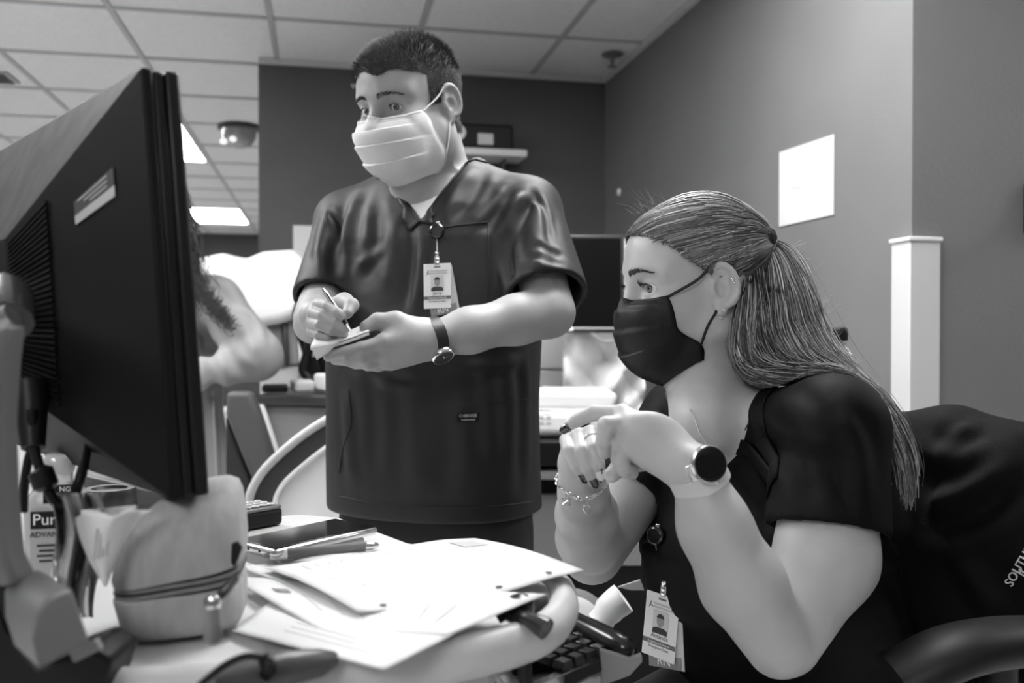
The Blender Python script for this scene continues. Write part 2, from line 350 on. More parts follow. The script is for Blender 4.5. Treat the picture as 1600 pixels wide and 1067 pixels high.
# dark chair back behind the gown
d = 2.55
t = thing('side_chair', 'dark grey slanted chair back beside the gowned person', 'chair', W(400, 1000, d))
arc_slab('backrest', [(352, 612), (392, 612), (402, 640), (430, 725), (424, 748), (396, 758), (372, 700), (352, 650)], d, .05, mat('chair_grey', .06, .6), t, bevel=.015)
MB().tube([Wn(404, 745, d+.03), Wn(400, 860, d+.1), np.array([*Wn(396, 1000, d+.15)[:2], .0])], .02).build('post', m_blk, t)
arc_slab('shadow_side', [(352, 650), (372, 700), (396, 758), (392, 800), (352, 800)], d+.04, .05, mat('chair_shaded', .015, .6), t, bevel=.01)  # shaded side put in as a near-black copy of the chair colour
# ---------------- right background: counter, printer, monitor
d = 2.75
t = thing('work_counter', 'dark counter with pale front behind the clasped hands', 'counter', W(860, 1100, d))
zc = W(880, 690, 2.55).z
def bx(name, x0, x1, y0, y1, dep, thick, m, t, bevel=.004, seg=2):
    return MB().prism(rp([(x0, y0), (x1, y0), (x1, y1), (x0, y1)], dep), FWD*thick).build(name, m, t, bevel=bevel, seg=seg)
bx('worktop', 760, 1120, 690, 728, 2.55, .75, m_blk, t)
bx('edge_rail', 760, 1120, 735, 750, 2.56, .7, m_mgrey, t)
bx('shadow_gap', 760, 1120, 750, 772, 2.62, .6, m_blk, t)  # shadow under the edge rail, built as a black slab
bx('front_panel', 760, 884, 772, 1150, 2.60, .6, mat('front_panel_grey', .2, .5), t); bx('dark_panel', 885, 1120, 772, 1150, 2.60, .6, mat('panel_black', .006, .6, spec=.2), t); bx('pale_strip', 958, 1004, 806, 884, 2.594, .005, mat('front_panel_grey', .2, .5), t)
# printer / white machine on it
d = 2.62
t = thing('label_printer', 'white desktop printer with keypad on the counter behind the hands', 'printer', W(880, 688, d))
bx('body', 780, 958, 640, 684, d, .32, m_bwhite, t, bevel=.025, seg=4)
MB().prism(rp([(780, 640), (960, 640), (966, 618), (958, 613), (780, 613)], d+.02), FWD*.28).build('lid', m_bwhite, t, bevel=.012, seg=3)
bx('label_strip', 828, 862, 640.5, 643, d-.003, .004, m_mgrey, t, bevel=0)
for j in range(2):
    for i in range(3): bx('key', 832+i*11, 838+i*11, 650+j*8, 654+j*8, d-.002, .003, mat('key_pale', .6, .5), t, bevel=0)
MB().prism(rp([(884, 684), (886, 664), (896, 652), (914, 648), (922, 660), (930, 684)], d-.03), FWD*.04).build('dark_opening', m_blk, t, bevel=.008)
# white cabinet box
t = thing('white_cabinet', 'white wall cabinet with a small lock beside the man', 'cabinet', W(850, 600, 3.1))
bx('upper_door', 800, 884, 505, 577, 3.1, .3, m_bwhite, t, bevel=.006); bx('lower_door', 800, 884, 579, 645, 3.1, .3, m_bwhite, t, bevel=.006)
bx('lock', 843, 848, 602, 615, 3.09, .012, m_blk, t, bevel=.002)
# black monitor on the counter
d = 2.9
t = thing('flat_monitor', 'black switched-off flat monitor behind the man\'s arm', 'monitor', W(890, 690, d))
bx('case', 770, 976, 366, 520, d, .05, mat('case_black', .03, .4), t, bevel=.006)
bx('screen', 776, 970, 372, 510, d-.002, .004, m_screen, t, bevel=0)
bx('lower_bezel', 770, 976, 511, 515, d-.004, .01, mat('bezel_grey', .32, .3), t, bevel=.002)
bx('button', 884, 896, 511.5, 517, d-.008, .006, m_bwhite, t, bevel=.002); bx('button', 962, 968, 511.5, 516, d-.008, .006, m_bwhite, t, bevel=.002)
bx('stand', 786, 822, 515, 663, d+.06, .05, m_dgrey, t)
# loose cable under the monitor
MB()
o = MB().tube(smooth_path([Wn(x, y, 2.86) for x, y in ((925, 520), (934, 530), (950, 534), (962, 530), (968, 520))], 14), .004).build('cable', mat('cable_grey', .25, .4)); tag(o, 'thin grey cable loop hanging below the black monitor', 'cable')
# clear plastic sheet draped over something pale
def sheet(u, v):
    p = Wn(880+u*130, 516+v*140, 2.98); dd = .05*math.sin(9*u+4*v)+.045*abs(math.sin(7*u-6*v+1))+.03*math.sin(17*u*v+3*u)
    return p - FWD*dd*.6 + FWD*.04
o = MB().grid(sheet, 40, 40).build('plastic_sheet', mat('crumpled_plastic', .88, .4, var=.08, vscale=14, coat=.4), solid=.003); tag(o, 'crumpled pale plastic cover draped below the black monitor', 'plastic cover')
# bright strip on the wall right of the monitor
o = bx('white_board', 962, 1000, 372, 660, 3.3, .02, m_bwhite, None); tag(o, 'tall narrow white board just right of the black monitor', 'board')
# clear bottle with black cap beyond the ponytail
d = 1.92; p = W(1312, 640, d)
t = thing('spray_bottle', 'clear plastic bottle with black cap standing behind the woman\'s ponytail', 'bottle', p)
mcl = mat('clear_plastic', .75, .08, trans=.75)
MB().lathe([(.001, 0), (.036, .002), (.038, .02), (.038, .085), (.032, .105), (.02, .125), (.012, .133), (.012, .142)], p).build('body', mcl, t)
MB().lathe([(.014, .142), (.016, .144), (.016, .166), (.012, .170), (.001, .171)], p).build('cap', m_blk, t)
# stand for the bottle (hidden by the woman): a low rolling cabinet
t = thing('rolling_cabinet', 'grey rolling cabinet hidden behind the seated woman', 'cabinet', (p.x, p.y, 0))
MB().box((p.x, p.y, p.z/2), (.11, .16, p.z/2-.001), Matrix.Rotation(YAW, 3, 'Z')).build('body', m_lgrey, t, bevel=.01)
# pale rounded things between the keyboard and the woman
d = 1.75
t = thing('stool_base', 'pale round stool seat with grey rim beyond the keyboard', 'stool', W(900, 1200, d))
MB().lathe([(.001, .02), (.05, .02), (.062, .012), (.062, -.02), (.001, -.02)], W(893, 985, d), R=frame(RIGHT, UP+FWD*.5), n=32).build('seat', m_lgrey, t)
MB().lathe([(.061, .012), (.078, .006), (.078, -.02), (.061, -.02)], W(893, 985, d), R=frame(RIGHT, UP+FWD*.5), n=32).build('rim', mat('rim_grey', .16, .5), t)
MB().tube([Wn(893, 990, d), Wn(893, 1500, d)], .03).build('post', m_mgrey, t)
t = thing('paper_roll', 'white cylindrical paper roll lying beyond the keyboard', 'roll', W(955, 975, 1.6))
MB().tube(smooth_path([Wn(938, 972, 1.6), Wn(954, 950, 1.6), Wn(974, 934, 1.6)], 6), [.024, .022, .026, .026, .027, .027], n=20).build('roll', m_bwhite, t)
o = MB().prism(rp([(966, 917), (1000, 906), (1008, 922), (985, 922)], 1.75), FWD*.004).build('loose_paper', m_lgrey); tag(o, 'small grey corner of paper beyond the woman\'s right elbow', 'paper')
# ================================================================== workstation cart (nearest desk)
TZ = 0.95
m_cart = mat('cart_white', .62, .38, var=.04, vscale=9)
m_rim = mat('cart_rim_ivory', .52, .42, var=.08, vscale=14)
cart = thing('workstation_cart', 'white medical workstation cart with rounded rim bumper in the foreground', 'cart', on_z(600, 1000, TZ) * 1.0)
cart.location.z = 0
def tz(px, py, z=TZ): q = on_z(px, py, z); return np.array((q.x, q.y, z))
out = [(60, 1075), (240, 1060), (420, 1046), (600, 1024), (760, 998), (838, 976), (872, 950), (880, 925), (868, 902), (800, 880), (700, 858), (640, 848), (580, 826), (530, 808), (470, 803), (400, 808), (330, 815), (200, 820), (60, 850)]
loop = [tz(x, y, TZ-.004) for x, y in out]
MB().prism(loop, (0, 0, -.022)).build('tabletop', m_cart, cart, bevel=.004)
rim = smooth_path([np.array(p) for p in [tz(x, y) for x, y in [(130, 1062), (240, 1058), (420, 1048), (600, 1028), (760, 1000), (842, 975), (874, 948), (880, 925), (866, 902), (800, 881), (700, 859), (640, 848), (580, 826), (530, 808), (470, 803), (400, 808), (330, 815)]]], 70)
MB().tube([p+np.array([0, 0, -.010-.014*min(1, max(0, (i/69-.50)/.12))]) for i, p in enumerate(rim)], [.0145-.0035*min(1, max(0, (i/69-.50)/.12)) for i in range(70)], n=16, flat=1.25, up=(0, 0, 1)).build('rim_bumper', m_rim, cart)
q = tz(560, 940); MB().box((q[0], q[1], .70), (.10, .09, .225), Matrix.Rotation(math.radians(30), 3, 'Z')).build('housing', m_lgrey, cart, bevel=.02)
MB().tube([(q[0], q[1], .48), (q[0], q[1], .10)], .035, n=16).build('column', m_mgrey, cart)
for k in range(5):
    a = 2*math.pi*k/5; e = np.array([q[0]+.26*math.cos(a), q[1]+.26*math.sin(a), .07])
    lg = MB().tube([(q[0], q[1], .11), tuple(e)], .022, n=10).build('base_leg', m_dgrey, cart)
    MB().lathe([(.001, -.012), (.028, -.012), (.03, 0), (.028, .012), (.001, .012)], e+np.array([0, 0, -.038]), R=frame((0, 0, 1), (math.cos(a), math.sin(a), 0)), n=16).build('caster', m_blk, lg)
# clamp with black knob on the rim
p = tz(812, 968, TZ); 
cl = MB().tube(smooth_path([Wn(775, 962, .80), Wn(790, 955, .80), Wn(808, 962, .79), Wn(822, 968, .78)], 10), .008, n=10).build('clamp_arm', m_blkg, cart)
MB().tube(smooth_path([Wn(812, 963, .775), Wn(824, 967, .77), Wn(838, 974, .765), Wn(852, 982, .76), Wn(858, 986, .758)], 16), list(np.interp(np.linspace(0, 1, 16), [0, .2, .55, .85, 1], [.0035, .0055, .0085, .0095, .003])), n=14).build('knob', mat('knob_dark', .03, .25), cl)
MB().tube([Wn(816, 955, .78), Wn(818, 975, .775), Wn(817, 1010, .775), Wn(820, 1040, .775), Wn(824, 1100, .775)], [.006, .0075, .006, .006, .006], n=10).build('clamp_rod', m_blk, cl)
MB().lathe([(.001, .012), (.010, .009), (.012, 0), (.010, -.008), (.001, -.01)], W(814, 948, .80), n=14).build('clamp_cap', m_blkg, cl)
MB().box(W(830, 947, .84), (.012, .012, .010), Matrix.Rotation(.5, 3, 'Z')).build('clamp_block', m_dgrey, cl, bevel=.003)
# grey support arm and monitor
m_arm = mat('arm_grey', .13, .55, bump=.15, bscale=400)
d = .66
arm = thing('monitor_arm', 'grey monitor support arm with angular base block at the left edge', 'monitor arm', W(60, 1040, d))
MB().prism([Wn(x, y, d) for x, y in [(-60, 520), (-8, 545), (4, 526), (12, 518), (46, 505), (38, 560), (32, 660), (36, 780), (44, 860), (62, 900), (30, 902), (-10, 880), (-60, 880)]][2:-1], -FWD*.028).build('upright', m_arm, arm, bevel=.006)
A = [Wn(x, y, dd) for x, y, dd in [(2, 935, .60), (62, 875, .66), (118, 920, .68), (145, 1000, .66), (62, 1045, .58), (20, 985, .57)]]
# base block: rounded top wedge
blk = MB()
F0 = [Wn(x, y, dd) for x, y, dd in [(60, 1047, .575), (52, 1000, .573), (56, 962, .578), (72, 938, .586), (96, 924, .597), (114, 920, .605), (142, 1006, .612)]]
off = Wn(8, 925, .64)-Wn(56, 962, .578)
B0 = [p+np.array(off)*s for p, s in zip(F0, (.75, .95, 1.05, 1.05, 1.0, .95, .7))]
n0 = len(F0); blk.add(F0+B0, [tuple(range(n0)), tuple(range(2*n0-1, n0-1, -1))]+[(i, (i+1) % n0, n0+(i+1) % n0, n0+i) for i in range(n0)])
blk.build('base_block', m_arm, arm, bevel=.003, seg=3)
MB().prism([Wn(x, y, .64) for x, y in [(-40, 900), (10, 985), (60, 1040), (140, 1010), (175, 1030), (150, 1110), (-40, 1110)]], FWD*.05).build('base_foot', m_blk, arm, bevel=.004)
MB().box(W(135, 1015, .63), (.010, .004, .0035), CR @ Matrix.Rotation(.45, 3, 'Z')).build('latch', m_mgrey, arm, bevel=.001)
MB().prism([Wn(x, y, .71) for x, y in [(-30, 700), (2, 640), (14, 860), (6, 900), (-30, 900)]], FWD*.02).build('rear_cover', m_blk, arm, bevel=.004)
# monitor back
mon = thing('computer_monitor', 'large black computer monitor seen from behind at the left', 'monitor', W(270, 785, .76))
m_mon = mat('monitor_black', .005, .6, bump=.2, bscale=500, spec=.15); m_monr = mat('monitor_rim', .008, .42, spec=.25); m_mtop = mat('monitor_top_mottled', .022, .6, var=.7, vscale=25, spec=.12)  # top slope is lighter and blotchier than the rest of the back
# panel plane: right edge near, left edge far
TR = Wn(224, 104, .745); BRc = Wn(272, 782, .735); 
ux = nrm(-RIGHT*.66+FWD*.75)           # along the panel towards the far-left end
vz = nrm(BRc-TR)                       # downwards
nz = nrm(np.cross(ux, vz));            # back normal, must face the camera side
if np.dot(nz, -np.array(W(130, 450, .9))+np.array([0, 0, CAMZ])) < 0: nz = -nz
Hm = np.linalg.norm(BRc-TR); Wm = .70
def MP(u, v, o): return TR+ux*(u*Wm)+vz*(v*Hm)+nz*o
def slab(name, u0, u1, v0, v1, o0, o1, m, par, bevel=.004):
    return MB().hexa([MP(u0, v0, o0), MP(u1, v0, o0), MP(u1, v1, o0), MP(u0, v1, o0)], [MP(u0, v0, o1), MP(u1, v0, o1), MP(u1, v1, o1), MP(u0, v1, o1)]).build(name, m, par, bevel=bevel)
slab('front_bezel', 0, 1, 0, 1, -.030, -.018, m_monr, mon, .003)
slab('screen', .03, .97, .04, .93, -.032, -.030, mat('screen_face', .1, .3), mon, 0)
slab('mid_rim', .003, .997, .003, .997, -.018, -.008, m_monr, mon, .003)
slab('back_frame', 0, 1, 0, 1, -.008, .002, m_mon, mon, .003)
# tapered back shell
u0, u1, v0, v1 = 0.0, 1.0, 0.0, 1.0; a0, a1, b0, b1 = .30, .72, .36, .76; dp = .060
P8 = [MP(.004, .006, .002), MP(.996, .006, .002), MP(.996, .994, .002), MP(.004, .994, .002), MP(a0, b0, dp), MP(a1, b0, dp), MP(a1, b1, dp), MP(a0, b1, dp)]
MB().add(P8, [(4, 5, 6, 7), (1, 2, 6, 5), (2, 3, 7, 6), (3, 0, 4, 7)]).build('back_shell', m_mon, mon, smooth=False)
MB().add(P8, [(0, 1, 5, 4)]).build('top_slope', m_mtop, mon, smooth=False)
# ventilation slots on the right-hand slope
def SL(s, t, o):   # s along slope from rim(0) to ridge(1), t down
    A_ = MP(.004, .006, .002)*(1-s)+MP(a0, b0, dp)*s; B_ = MP(.004, .994, .002)*(1-s)+MP(a0, b1, dp)*s
    nn = nrm(np.cross(MP(a0, b0, dp)-MP(.004, .006, .002), B_-A_)); nn = nn if np.dot(nn, nz) > 0 else -nn
    return A_*(1-t)+B_*t+nn*o
for k in range(34):
    t0 = .06+k*.026
    MB().hexa([SL(.66, t0, .0005), SL(.97, t0, .0005), SL(.97, t0+.012, .0005), SL(.66, t0+.012, .0005)], [SL(.66, t0, .0022), SL(.97, t0, .0022), SL(.97, t0+.012, .0022), SL(.66, t0+.012, .0022)]).build('vent_rib', m_monr, mon, smooth=False)
# asset stickers on the slope
def sticker(name, s0, s1, t0, t1, m, o=.0006):
    return MB().hexa([SL(s0, t0, o), SL(s1, t0, o), SL(s1, t1, o), SL(s0, t1, o)], [SL(s0, t0, o+.0004), SL(s1, t0, o+.0004), SL(s1, t1, o+.0004), SL(s0, t1, o+.0004)]).build(name, m, mon, smooth=False)
sticker('sticker', .20, .47, .165, .215, mat('sticker_dark', .06, .5)); sticker('sticker', .20, .47, .215, .245, mat('sticker_pale', .5, .5))
for k in range(3): sticker('sticker_print', .24, .44-.04*k, .172+.014*k, .178+.014*k, mat('sticker_print', .4, .5), .0012)
# VESA plate, tilt bracket
vesa = MB().hexa([MP(.42, .42, dp), MP(.66, .42, dp), MP(.66, .66, dp), MP(.42, .66, dp)], [MP(.44, .44, dp+.02), MP(.64, .44, dp+.02), MP(.64, .64, dp+.02), MP(.44, .64, dp+.02)]).build('mount_plate', m_dgrey, mon, bevel=.004)
MB().tube([MP(.5, .56, dp+.02), Wn(6, 470, .72), Wn(8, 505, .70)], [.03, .022, .02], n=12).build('tilt_neck', mat('neck_metal', .12, .25, metal=.6), mon)
MB().tube([Wn(-30, 515, .69), Wn(20, 492, .69)], .010, n=10).build('tilt_bar', mat('bar_metal', .3, .25, metal=.7), mon)
# power cable below the monitor with ferrite
cb = thing('power_cable', 'black monitor cable hanging in a loop below the monitor', 'cable', W(90, 790, .80))
MB().tube(smooth_path([Wn(50, 640, .80), Wn(52, 690, .80), Wn(60, 725, .80), Wn(72, 760, .80), Wn(92, 790, .80), Wn(112, 780, .80), Wn(126, 745, .80), Wn(136, 700, .82), Wn(140, 655, .84)], 30), .0045, n=10).build('cable', m_blk, cb)
MB().tube([Wn(60, 732, .80), Wn(63, 736, .80), Wn(72, 760, .80), Wn(74, 766, .80)], [.006, .0105, .0105, .006], n=12).build('ferrite', m_blk, cb)
MB().tube(smooth_path([Wn(54, 690, .81), Wn(44, 720, .81), Wn(38, 760, .81), Wn(36, 800, .81)], 12), .004, n=8).build('second_cable', m_blk, cb)
MB().tube([Wn(48, 600, .82), Wn(52, 700, .80)], [.016, .010], n=10).build('plug', m_blk, cb)
# ------------------------------------------------------------------ things on the cart
# sanitizer bottle
p = tz(95, 880); p = np.array([p[0], p[1], TZ-.004])
bd = .93; pb = Wn(92, 870, bd); pb[2] = TZ-.0035
bt = thing('sanitizer_bottle', 'clear hand sanitizer bottle with grey label behind the monitor cable', 'bottle', pb)
Rb = frame(RIGHT*.95+FWD*.2, np.cross(UP, RIGHT*.95+FWD*.2))
def oval(z, w, dd, n=28): return [pb+Rb[:, 0]*w*np.sign(math.cos(a))*abs(math.cos(a))**.7+Rb[:, 1]*dd*np.sign(math.sin(a))*abs(math.sin(a))**.7+UP*z for a in [2*math.pi*k/n for k in range(n)]]
def stack(levels, n=28):
    mb = MB(); vs = []; fs = []
    for z, w, dd in levels: vs += oval(z, w, dd, n)
    for i in range(len(levels)-1):
        for k in range(n): fs.append((i*n+k, i*n+(k+1) % n, (i+1)*n+(k+1) % n, (i+1)*n+k))
    fs += [tuple(range(n-1, -1, -1)), tuple((len(levels)-1)*n+k for k in range(n))]
    return mb.add(vs, fs)
stack([(0, .024, .018), (.004, .027, .02), (.02, .029, .021), (.075, .031, .022), (.085, .030, .021), (.097, .022, .016), (.103, .013, .013), (.112, .013, .013)]).build('body', mat('bottle_clear', .8, .08, trans=.55), bt)
stack([(.112, .014, .014), (.116, .015, .015), (.128, .015, .015), (.131, .012, .012)]).build('cap', mat('cap_clear', .7, .15, trans=.3), bt)
fr_ = -Rb[:, 1] if np.dot(Rb[:, 1], FWD) > 0 else Rb[:, 1]
RL = frame(Rb[:, 0], UP); 
if np.dot(RL[:, 2], fr_) < 0: pass
lc = pb+fr_*.0222
MB().box(lc+UP*.047, (.020, .034, .0004), RL).build('label', mat('label_grey', .38, .5), bt, smooth=False)
MB().box(lc+UP*.069+fr_*.0006, (.0195, .0085, .0004), RL).build('brand_block', m_blk, bt, smooth=False)
MB().box(lc+UP*.094+Rb[:, 0]*.006+fr_*.001, (.014, .009, .0004), RL).build('brand_block', m_blk, bt, smooth=False)
mw_ = mat('print_white', .85, .5); o_ = fr_*.0014
text('lettering', 'Purell', .0155, lc+UP*.0645+o_, RL, mw_, bt)
text('lettering', 'ADVANCED', .0075, lc+UP*.0525+o_, RL, mat('print_dark', .03, .5), bt)
text('lettering', 'NG', .007, lc+UP*.0965+Rb[:, 0]*.012+fr_*.002, RL, mw_, bt)
text('lettering', 'HT.', .007, lc+UP*.089+Rb[:, 0]*.012+fr_*.002, RL, mw_, bt)
for k in range(4): MB().box(lc+UP*(.044-.005*k)+o_*.6, (.014-.002*(k % 2), .0011, .0003), RL).build('small_print', mat('print_dark', .03, .5), bt, smooth=False)
# dark lidded jar
pj = Wn(172, 860, 1.08); pj[2] = TZ-.0035
jr = thing('lidded_jar', 'short jar with dark screw lid behind the grey case', 'jar', pj)
hj = W(172, 795, 1.08).z-pj[2]; hl = W(172, 762, 1.08).z-pj[2]
MB().lathe([(.001, 0), (.027, 0), (.028, .01), (.028, hj)], pj).build('jar_body', mat('jar_grey', .3, .2), jr)
MB().lathe([(.029, hj), (.030, hj+.001), (.030, hl-.004), (.028, hl), (.020, hl), (.018, hl-.003), (.001, hl-.003)], pj).build('lid', mat('lid_dark', .03, .35), jr)
# wood-look tray edge behind
o = MB().prism([Wn(x, y, 1.16) for x, y in [(125, 742), (330, 790), (330, 822), (125, 822)]], FWD*.02).build('document_tray', mat('tray_grey', .16, .45, var=.3, vscale=10, stretch=(1, 1, 8)), bevel=.002); tag(o, 'dark grey grained tray edge behind the jar and monitor', 'tray')
# crumpled foil wrapper, and white tissue packet
def wrap(u, v):
    x = 78+u*78+10*math.sin(5*v); y = 770+v*195; d_ = .80-.05*v+.014*math.sin(11*u+3*v)+.010*math.sin(19*u-4*v)
    if v > .55: x = x*(1-(v-.55)*.5)+140*(v-.55)*.5
    return Wn(x, y, d_)
o = MB().grid(wrap, 24, 30).build('foil_wrapper', mat('foil_film', .34, .22, var=.45, vscale=16, coat=.6), solid=.001); tag(o, 'crumpled translucent film wrapper left of the grey case', 'wrapper')
tp = thing('tissue_packet', 'white folded paper packet tucked behind the grey case', 'packet', W(170, 900, .745))
def pk(u, v):
    # triangle-like folded sheet narrowing downward
    xl = 118+46*v**1.6; xr = 238-72*v**.6
    return Wn(xl+(xr-xl)*u, 800+v*115+(1-v)*(8*math.exp(-((u-.5)/.12)**2)+10*max(0, .12-u)/.12-3*u), .73-.012*math.sin(math.pi*u)-.01*(1-v)+.006*math.sin(9*u))
MB().grid(pk, 20, 16).build('front_sheet', mat('tissue_white', .82, .7), tp, solid=.0015)
def pk2(u, v): return Wn(128+u*86, 797-8*u+v*20, .775-.006*math.sin(8*u))
MB().grid(pk2, 16, 6).build('back_sheet', mat('tissue_white', .82, .7), tp, solid=.002)
for k in range(4): MB().box(W(150+k*6, 850+2*k, .7065), (.0008, .012-.002*k, .0003), CR @ Matrix.Rotation(-.1, 3, 'Z')).build('print_line', mat('print_grey', .45, .6), tp, smooth=False)
# grey clamshell case
cs_ = thing('clamshell_case', 'grey fabric hard-shell case with zip pull on the cart', 'case', tz(262, 1030))
m_fab = mat('case_fabric', .34, .85, var=.12, vscale=60, bump=.18, bscale=260, stretch=(1.5, 1.5, .4))
m_fabd = mat('case_fabric_dark', .20, .85, var=.16, vscale=60, bump=.5, bscale=260)
def rr(w, dd, r, n=6):
    pts = []
    for cx, cy, a0_ in ((w-r, dd-r, 0), (-w+r, dd-r, 90), (-w+r, -dd+r, 180), (w-r, -dd+r, 270)):
        for k in range(n+1): a = math.radians(a0_+90*k/n); pts.append((cx+r*math.cos(a), cy+r*math.sin(a)))
    return pts
cb0 = tz(245, 1012, TZ-.003); Rc = frame(RIGHT*.985+FWD*.17, np.cross(UP, RIGHT*.985+FWD*.17))
cb0 = cb0 + Rc[:, 1]*.048 + Rc[:, 0]*.012
def shell(levels, tilt=0, piv=0):
    vs = []; fs = []
    for (z, w, dd, r, sx, sy) in levels:
        for x, y in rr(w, dd, r):
            q = np.array([x+sx, y+sy, z])
            if tilt: q = np.array([q[0], q[1], z + (q[0]+.05)*tilt])
            vs.append(cb0+Rc @ q)
    n = len(rr(.05, .05, .02)); m = len(levels)
    for i in range(m-1):
        for k in range(n): fs.append((i*n+k, i*n+(k+1) % n, (i+1)*n+(k+1) % n, (i+1)*n+k))
    fs += [tuple(range(n-1, -1, -1)), tuple((m-1)*n+k for k in range(n))]
    return MB().add(vs, fs)
shell([(0, .040, .040, .026, .004, 0), (.002, .045, .045, .028, .004, 0), (.008, .048, .048, .028, .003, 0), (.034, .0505, .0505, .028, 0, 0), (.036, .049, .049, .028, 0, 0)], tilt=.08).build('lower_shell', m_fab, cs_)
shell([(.036, .0495, .0495, .028, 0, 0), (.044, .0495, .0495, .028, 0, 0)], tilt=.12).build('zip_band', m_fabd, cs_)
shell([(.0395, .0502, .0502, .028, 0, 0), (.0412, .0502, .0502, .028, 0, 0)], tilt=.12).build('zip_teeth', m_blk, cs_)
shell([(.044, .050, .050, .028, 0, 0), (.050, .0515, .051, .028, .0, 0), (.068, .050, .050, .028, .001, 0), (.086, .045, .046, .028, .005, .001), (.100, .037, .038, .026, .011, .003), (.109, .028, .028, .022, .017, .006), (.113, .016, .018, .014, .022, .008)], tilt=.16).build('upper_shell', m_fab, cs_)
MB().tube([Wn(331, 938, .655), Wn(330, 948, .652), Wn(331, 968, .652), Wn(332, 995, .654), Wn(333, 1003, .656)], [.003, .0055, .006, .0065, .004], n=10, flat=.7).build('zip_pull', m_fabd, cs_)
MB().lathe([(.001, .005), (.004, .0045), (.006, .001), (.0055, -.004), (.001, -.006)], W(332, 940, .650), n=12).build('zip_slider', mat('bright_metal', .8, .18, metal=1), cs_)
MB().tube(smooth_path([Wn(338, 935, .66), Wn(352, 922, .67), Wn(366, 905, .70)], 8), .0035, n=8).build('pull_loop', m_blk, cs_)
MB().prism([Wn(x, y, .74) for x, y in [(361, 850), (370, 846), (378, 856), (366, 888), (360, 880)]], FWD*.004).build('hinge_tab', m_blk, cs_, bevel=.001)
# white small box and tape roll behind the case
o = MB().box(Wn(353, 826, .95)+np.array([0, 0, -.0]), (.012, .012, .014), Matrix.Rotation(.4, 3, 'Z')).build('small_box', m_bwhite, bevel=.001); tag(o, 'tiny white box wedged between the case and the handset', 'box')
# cordless handset with keypad
p0 = tz(345, 838, TZ-.003); 
hs = thing('telephone_handset', 'dark handset with a keypad lying beside the phone', 'handset', p0)
hx = nrm(tz(424, 822)-tz(340, 838)); hy = np.cross(UP, hx); Rh = np.stack([hx, hy, UP], axis=1)
hc = tz(352, 832, TZ)+hx*.01+hy*.022
MB().box(hc+UP*.008, (.075, .024, .011), Rh).build('body', m_blk, hs, bevel=.005, seg=3)
MB().box(hc+UP*.0205, (.073, .0235, .0025), Rh).build('face', mat('handset_grey', .14, .3), hs, bevel=.002)
for i in range(6):
    for j in range(3):
        c_ = hc+hx*(.062-i*.0115)+hy*(-.0145+j*.0145)+UP*.0238
        MB().lathe([(.0052, 0), (.0055, .001), (.004, .0022), (.001, .0024)], c_, R=Rh*np.array([[1, 1, 1]]), n=10).build('key', mat('key_silver', .45, .25), hs)
MB().lathe([(.012, 0), (.0125, .001), (.010, .0025), (.001, .0026)], hc+hx*(-.018)+UP*.0238, R=Rh, n=16).build('navigation_key', mat('key_silver', .45, .25), hs)
# smartphone resting on a wallet
P = [tz(377, 842, TZ+.026), tz(430, 860, TZ+.026), tz(592, 823, TZ+.026), tz(541, 806, TZ+.026)]
px_ = nrm((P[2]-P[1])); py_ = nrm(P[0]-P[1]); py_ = nrm(py_-px_*np.dot(px_, py_)); L_ = np.linalg.norm(P[2]-P[1]); B_ = .074
ph = thing('smartphone', 'black smartphone with silver edge lying on the cart', 'phone', P[1])
Rp = np.stack([px_, py_, np.cross(px_, py_)], axis=1); pc = P[1]+px_*L_/2+py_*B_/2
MB().box(pc-UP*.0045, (L_/2, B_/2, .0045), Rp).build('body', mat('phone_silver', .62, .16, metal=.9), ph, bevel=.004, seg=3)
MB().box(pc+UP*.0004, (L_/2-.003, B_/2-.003, .0008), Rp).build('screen', mat('phone_screen', .004, .06, spec=.5), ph, bevel=.0006)
for q in (.35, .6): MB().lathe([(.0015, 0), (.0015, .001)], P[1]+py_*B_*q-UP*.0045-px_*.0006, R=frame(py_, UP), n=8).build('port', m_blk, ph)
wl = MB().box(pc-UP*.0165+px_*(-.005)-py_*.002, (L_/2-.012, B_/2-.006, .007), Rp).build('phone_wallet', mat('wallet_silver', .5, .3, var=.1), bevel=.003); tag(wl, 'silver grey slim case lying under the smartphone', 'case')
# pen on the cart
A_ = tz(412, 868, TZ+.019); B_ = tz(592, 852, TZ+.022)
pn = thing('ballpoint_pen', 'grey and white ballpoint pen lying in front of the smartphone', 'pen', A_)
def along(t): return A_+(B_-A_)*t
MB().tube([along(t) for t in (.05, .06, .2)], [.0035, .0048, .0056], n=14).build('tip_section', m_bwhite, pn)
MB().tube([along(t) for t in (.0, .05)], [.0022, .0034], n=12).build('nib', m_mgrey, pn)
MB().tube([along(t) for t in (.2, .4, .6, .8, .88)], [.0058, .0054, .005, .0056, .0054], n=14).build('barrel', mat('pen_grey', .16, .35), pn)
MB().tube([along(t) for t in (.88, .92, .985, 1.0)], [.0054, .0050, .0030, .001], n=12).build('end_cone', mat('pen_chrome', .75, .12, metal=1), pn)
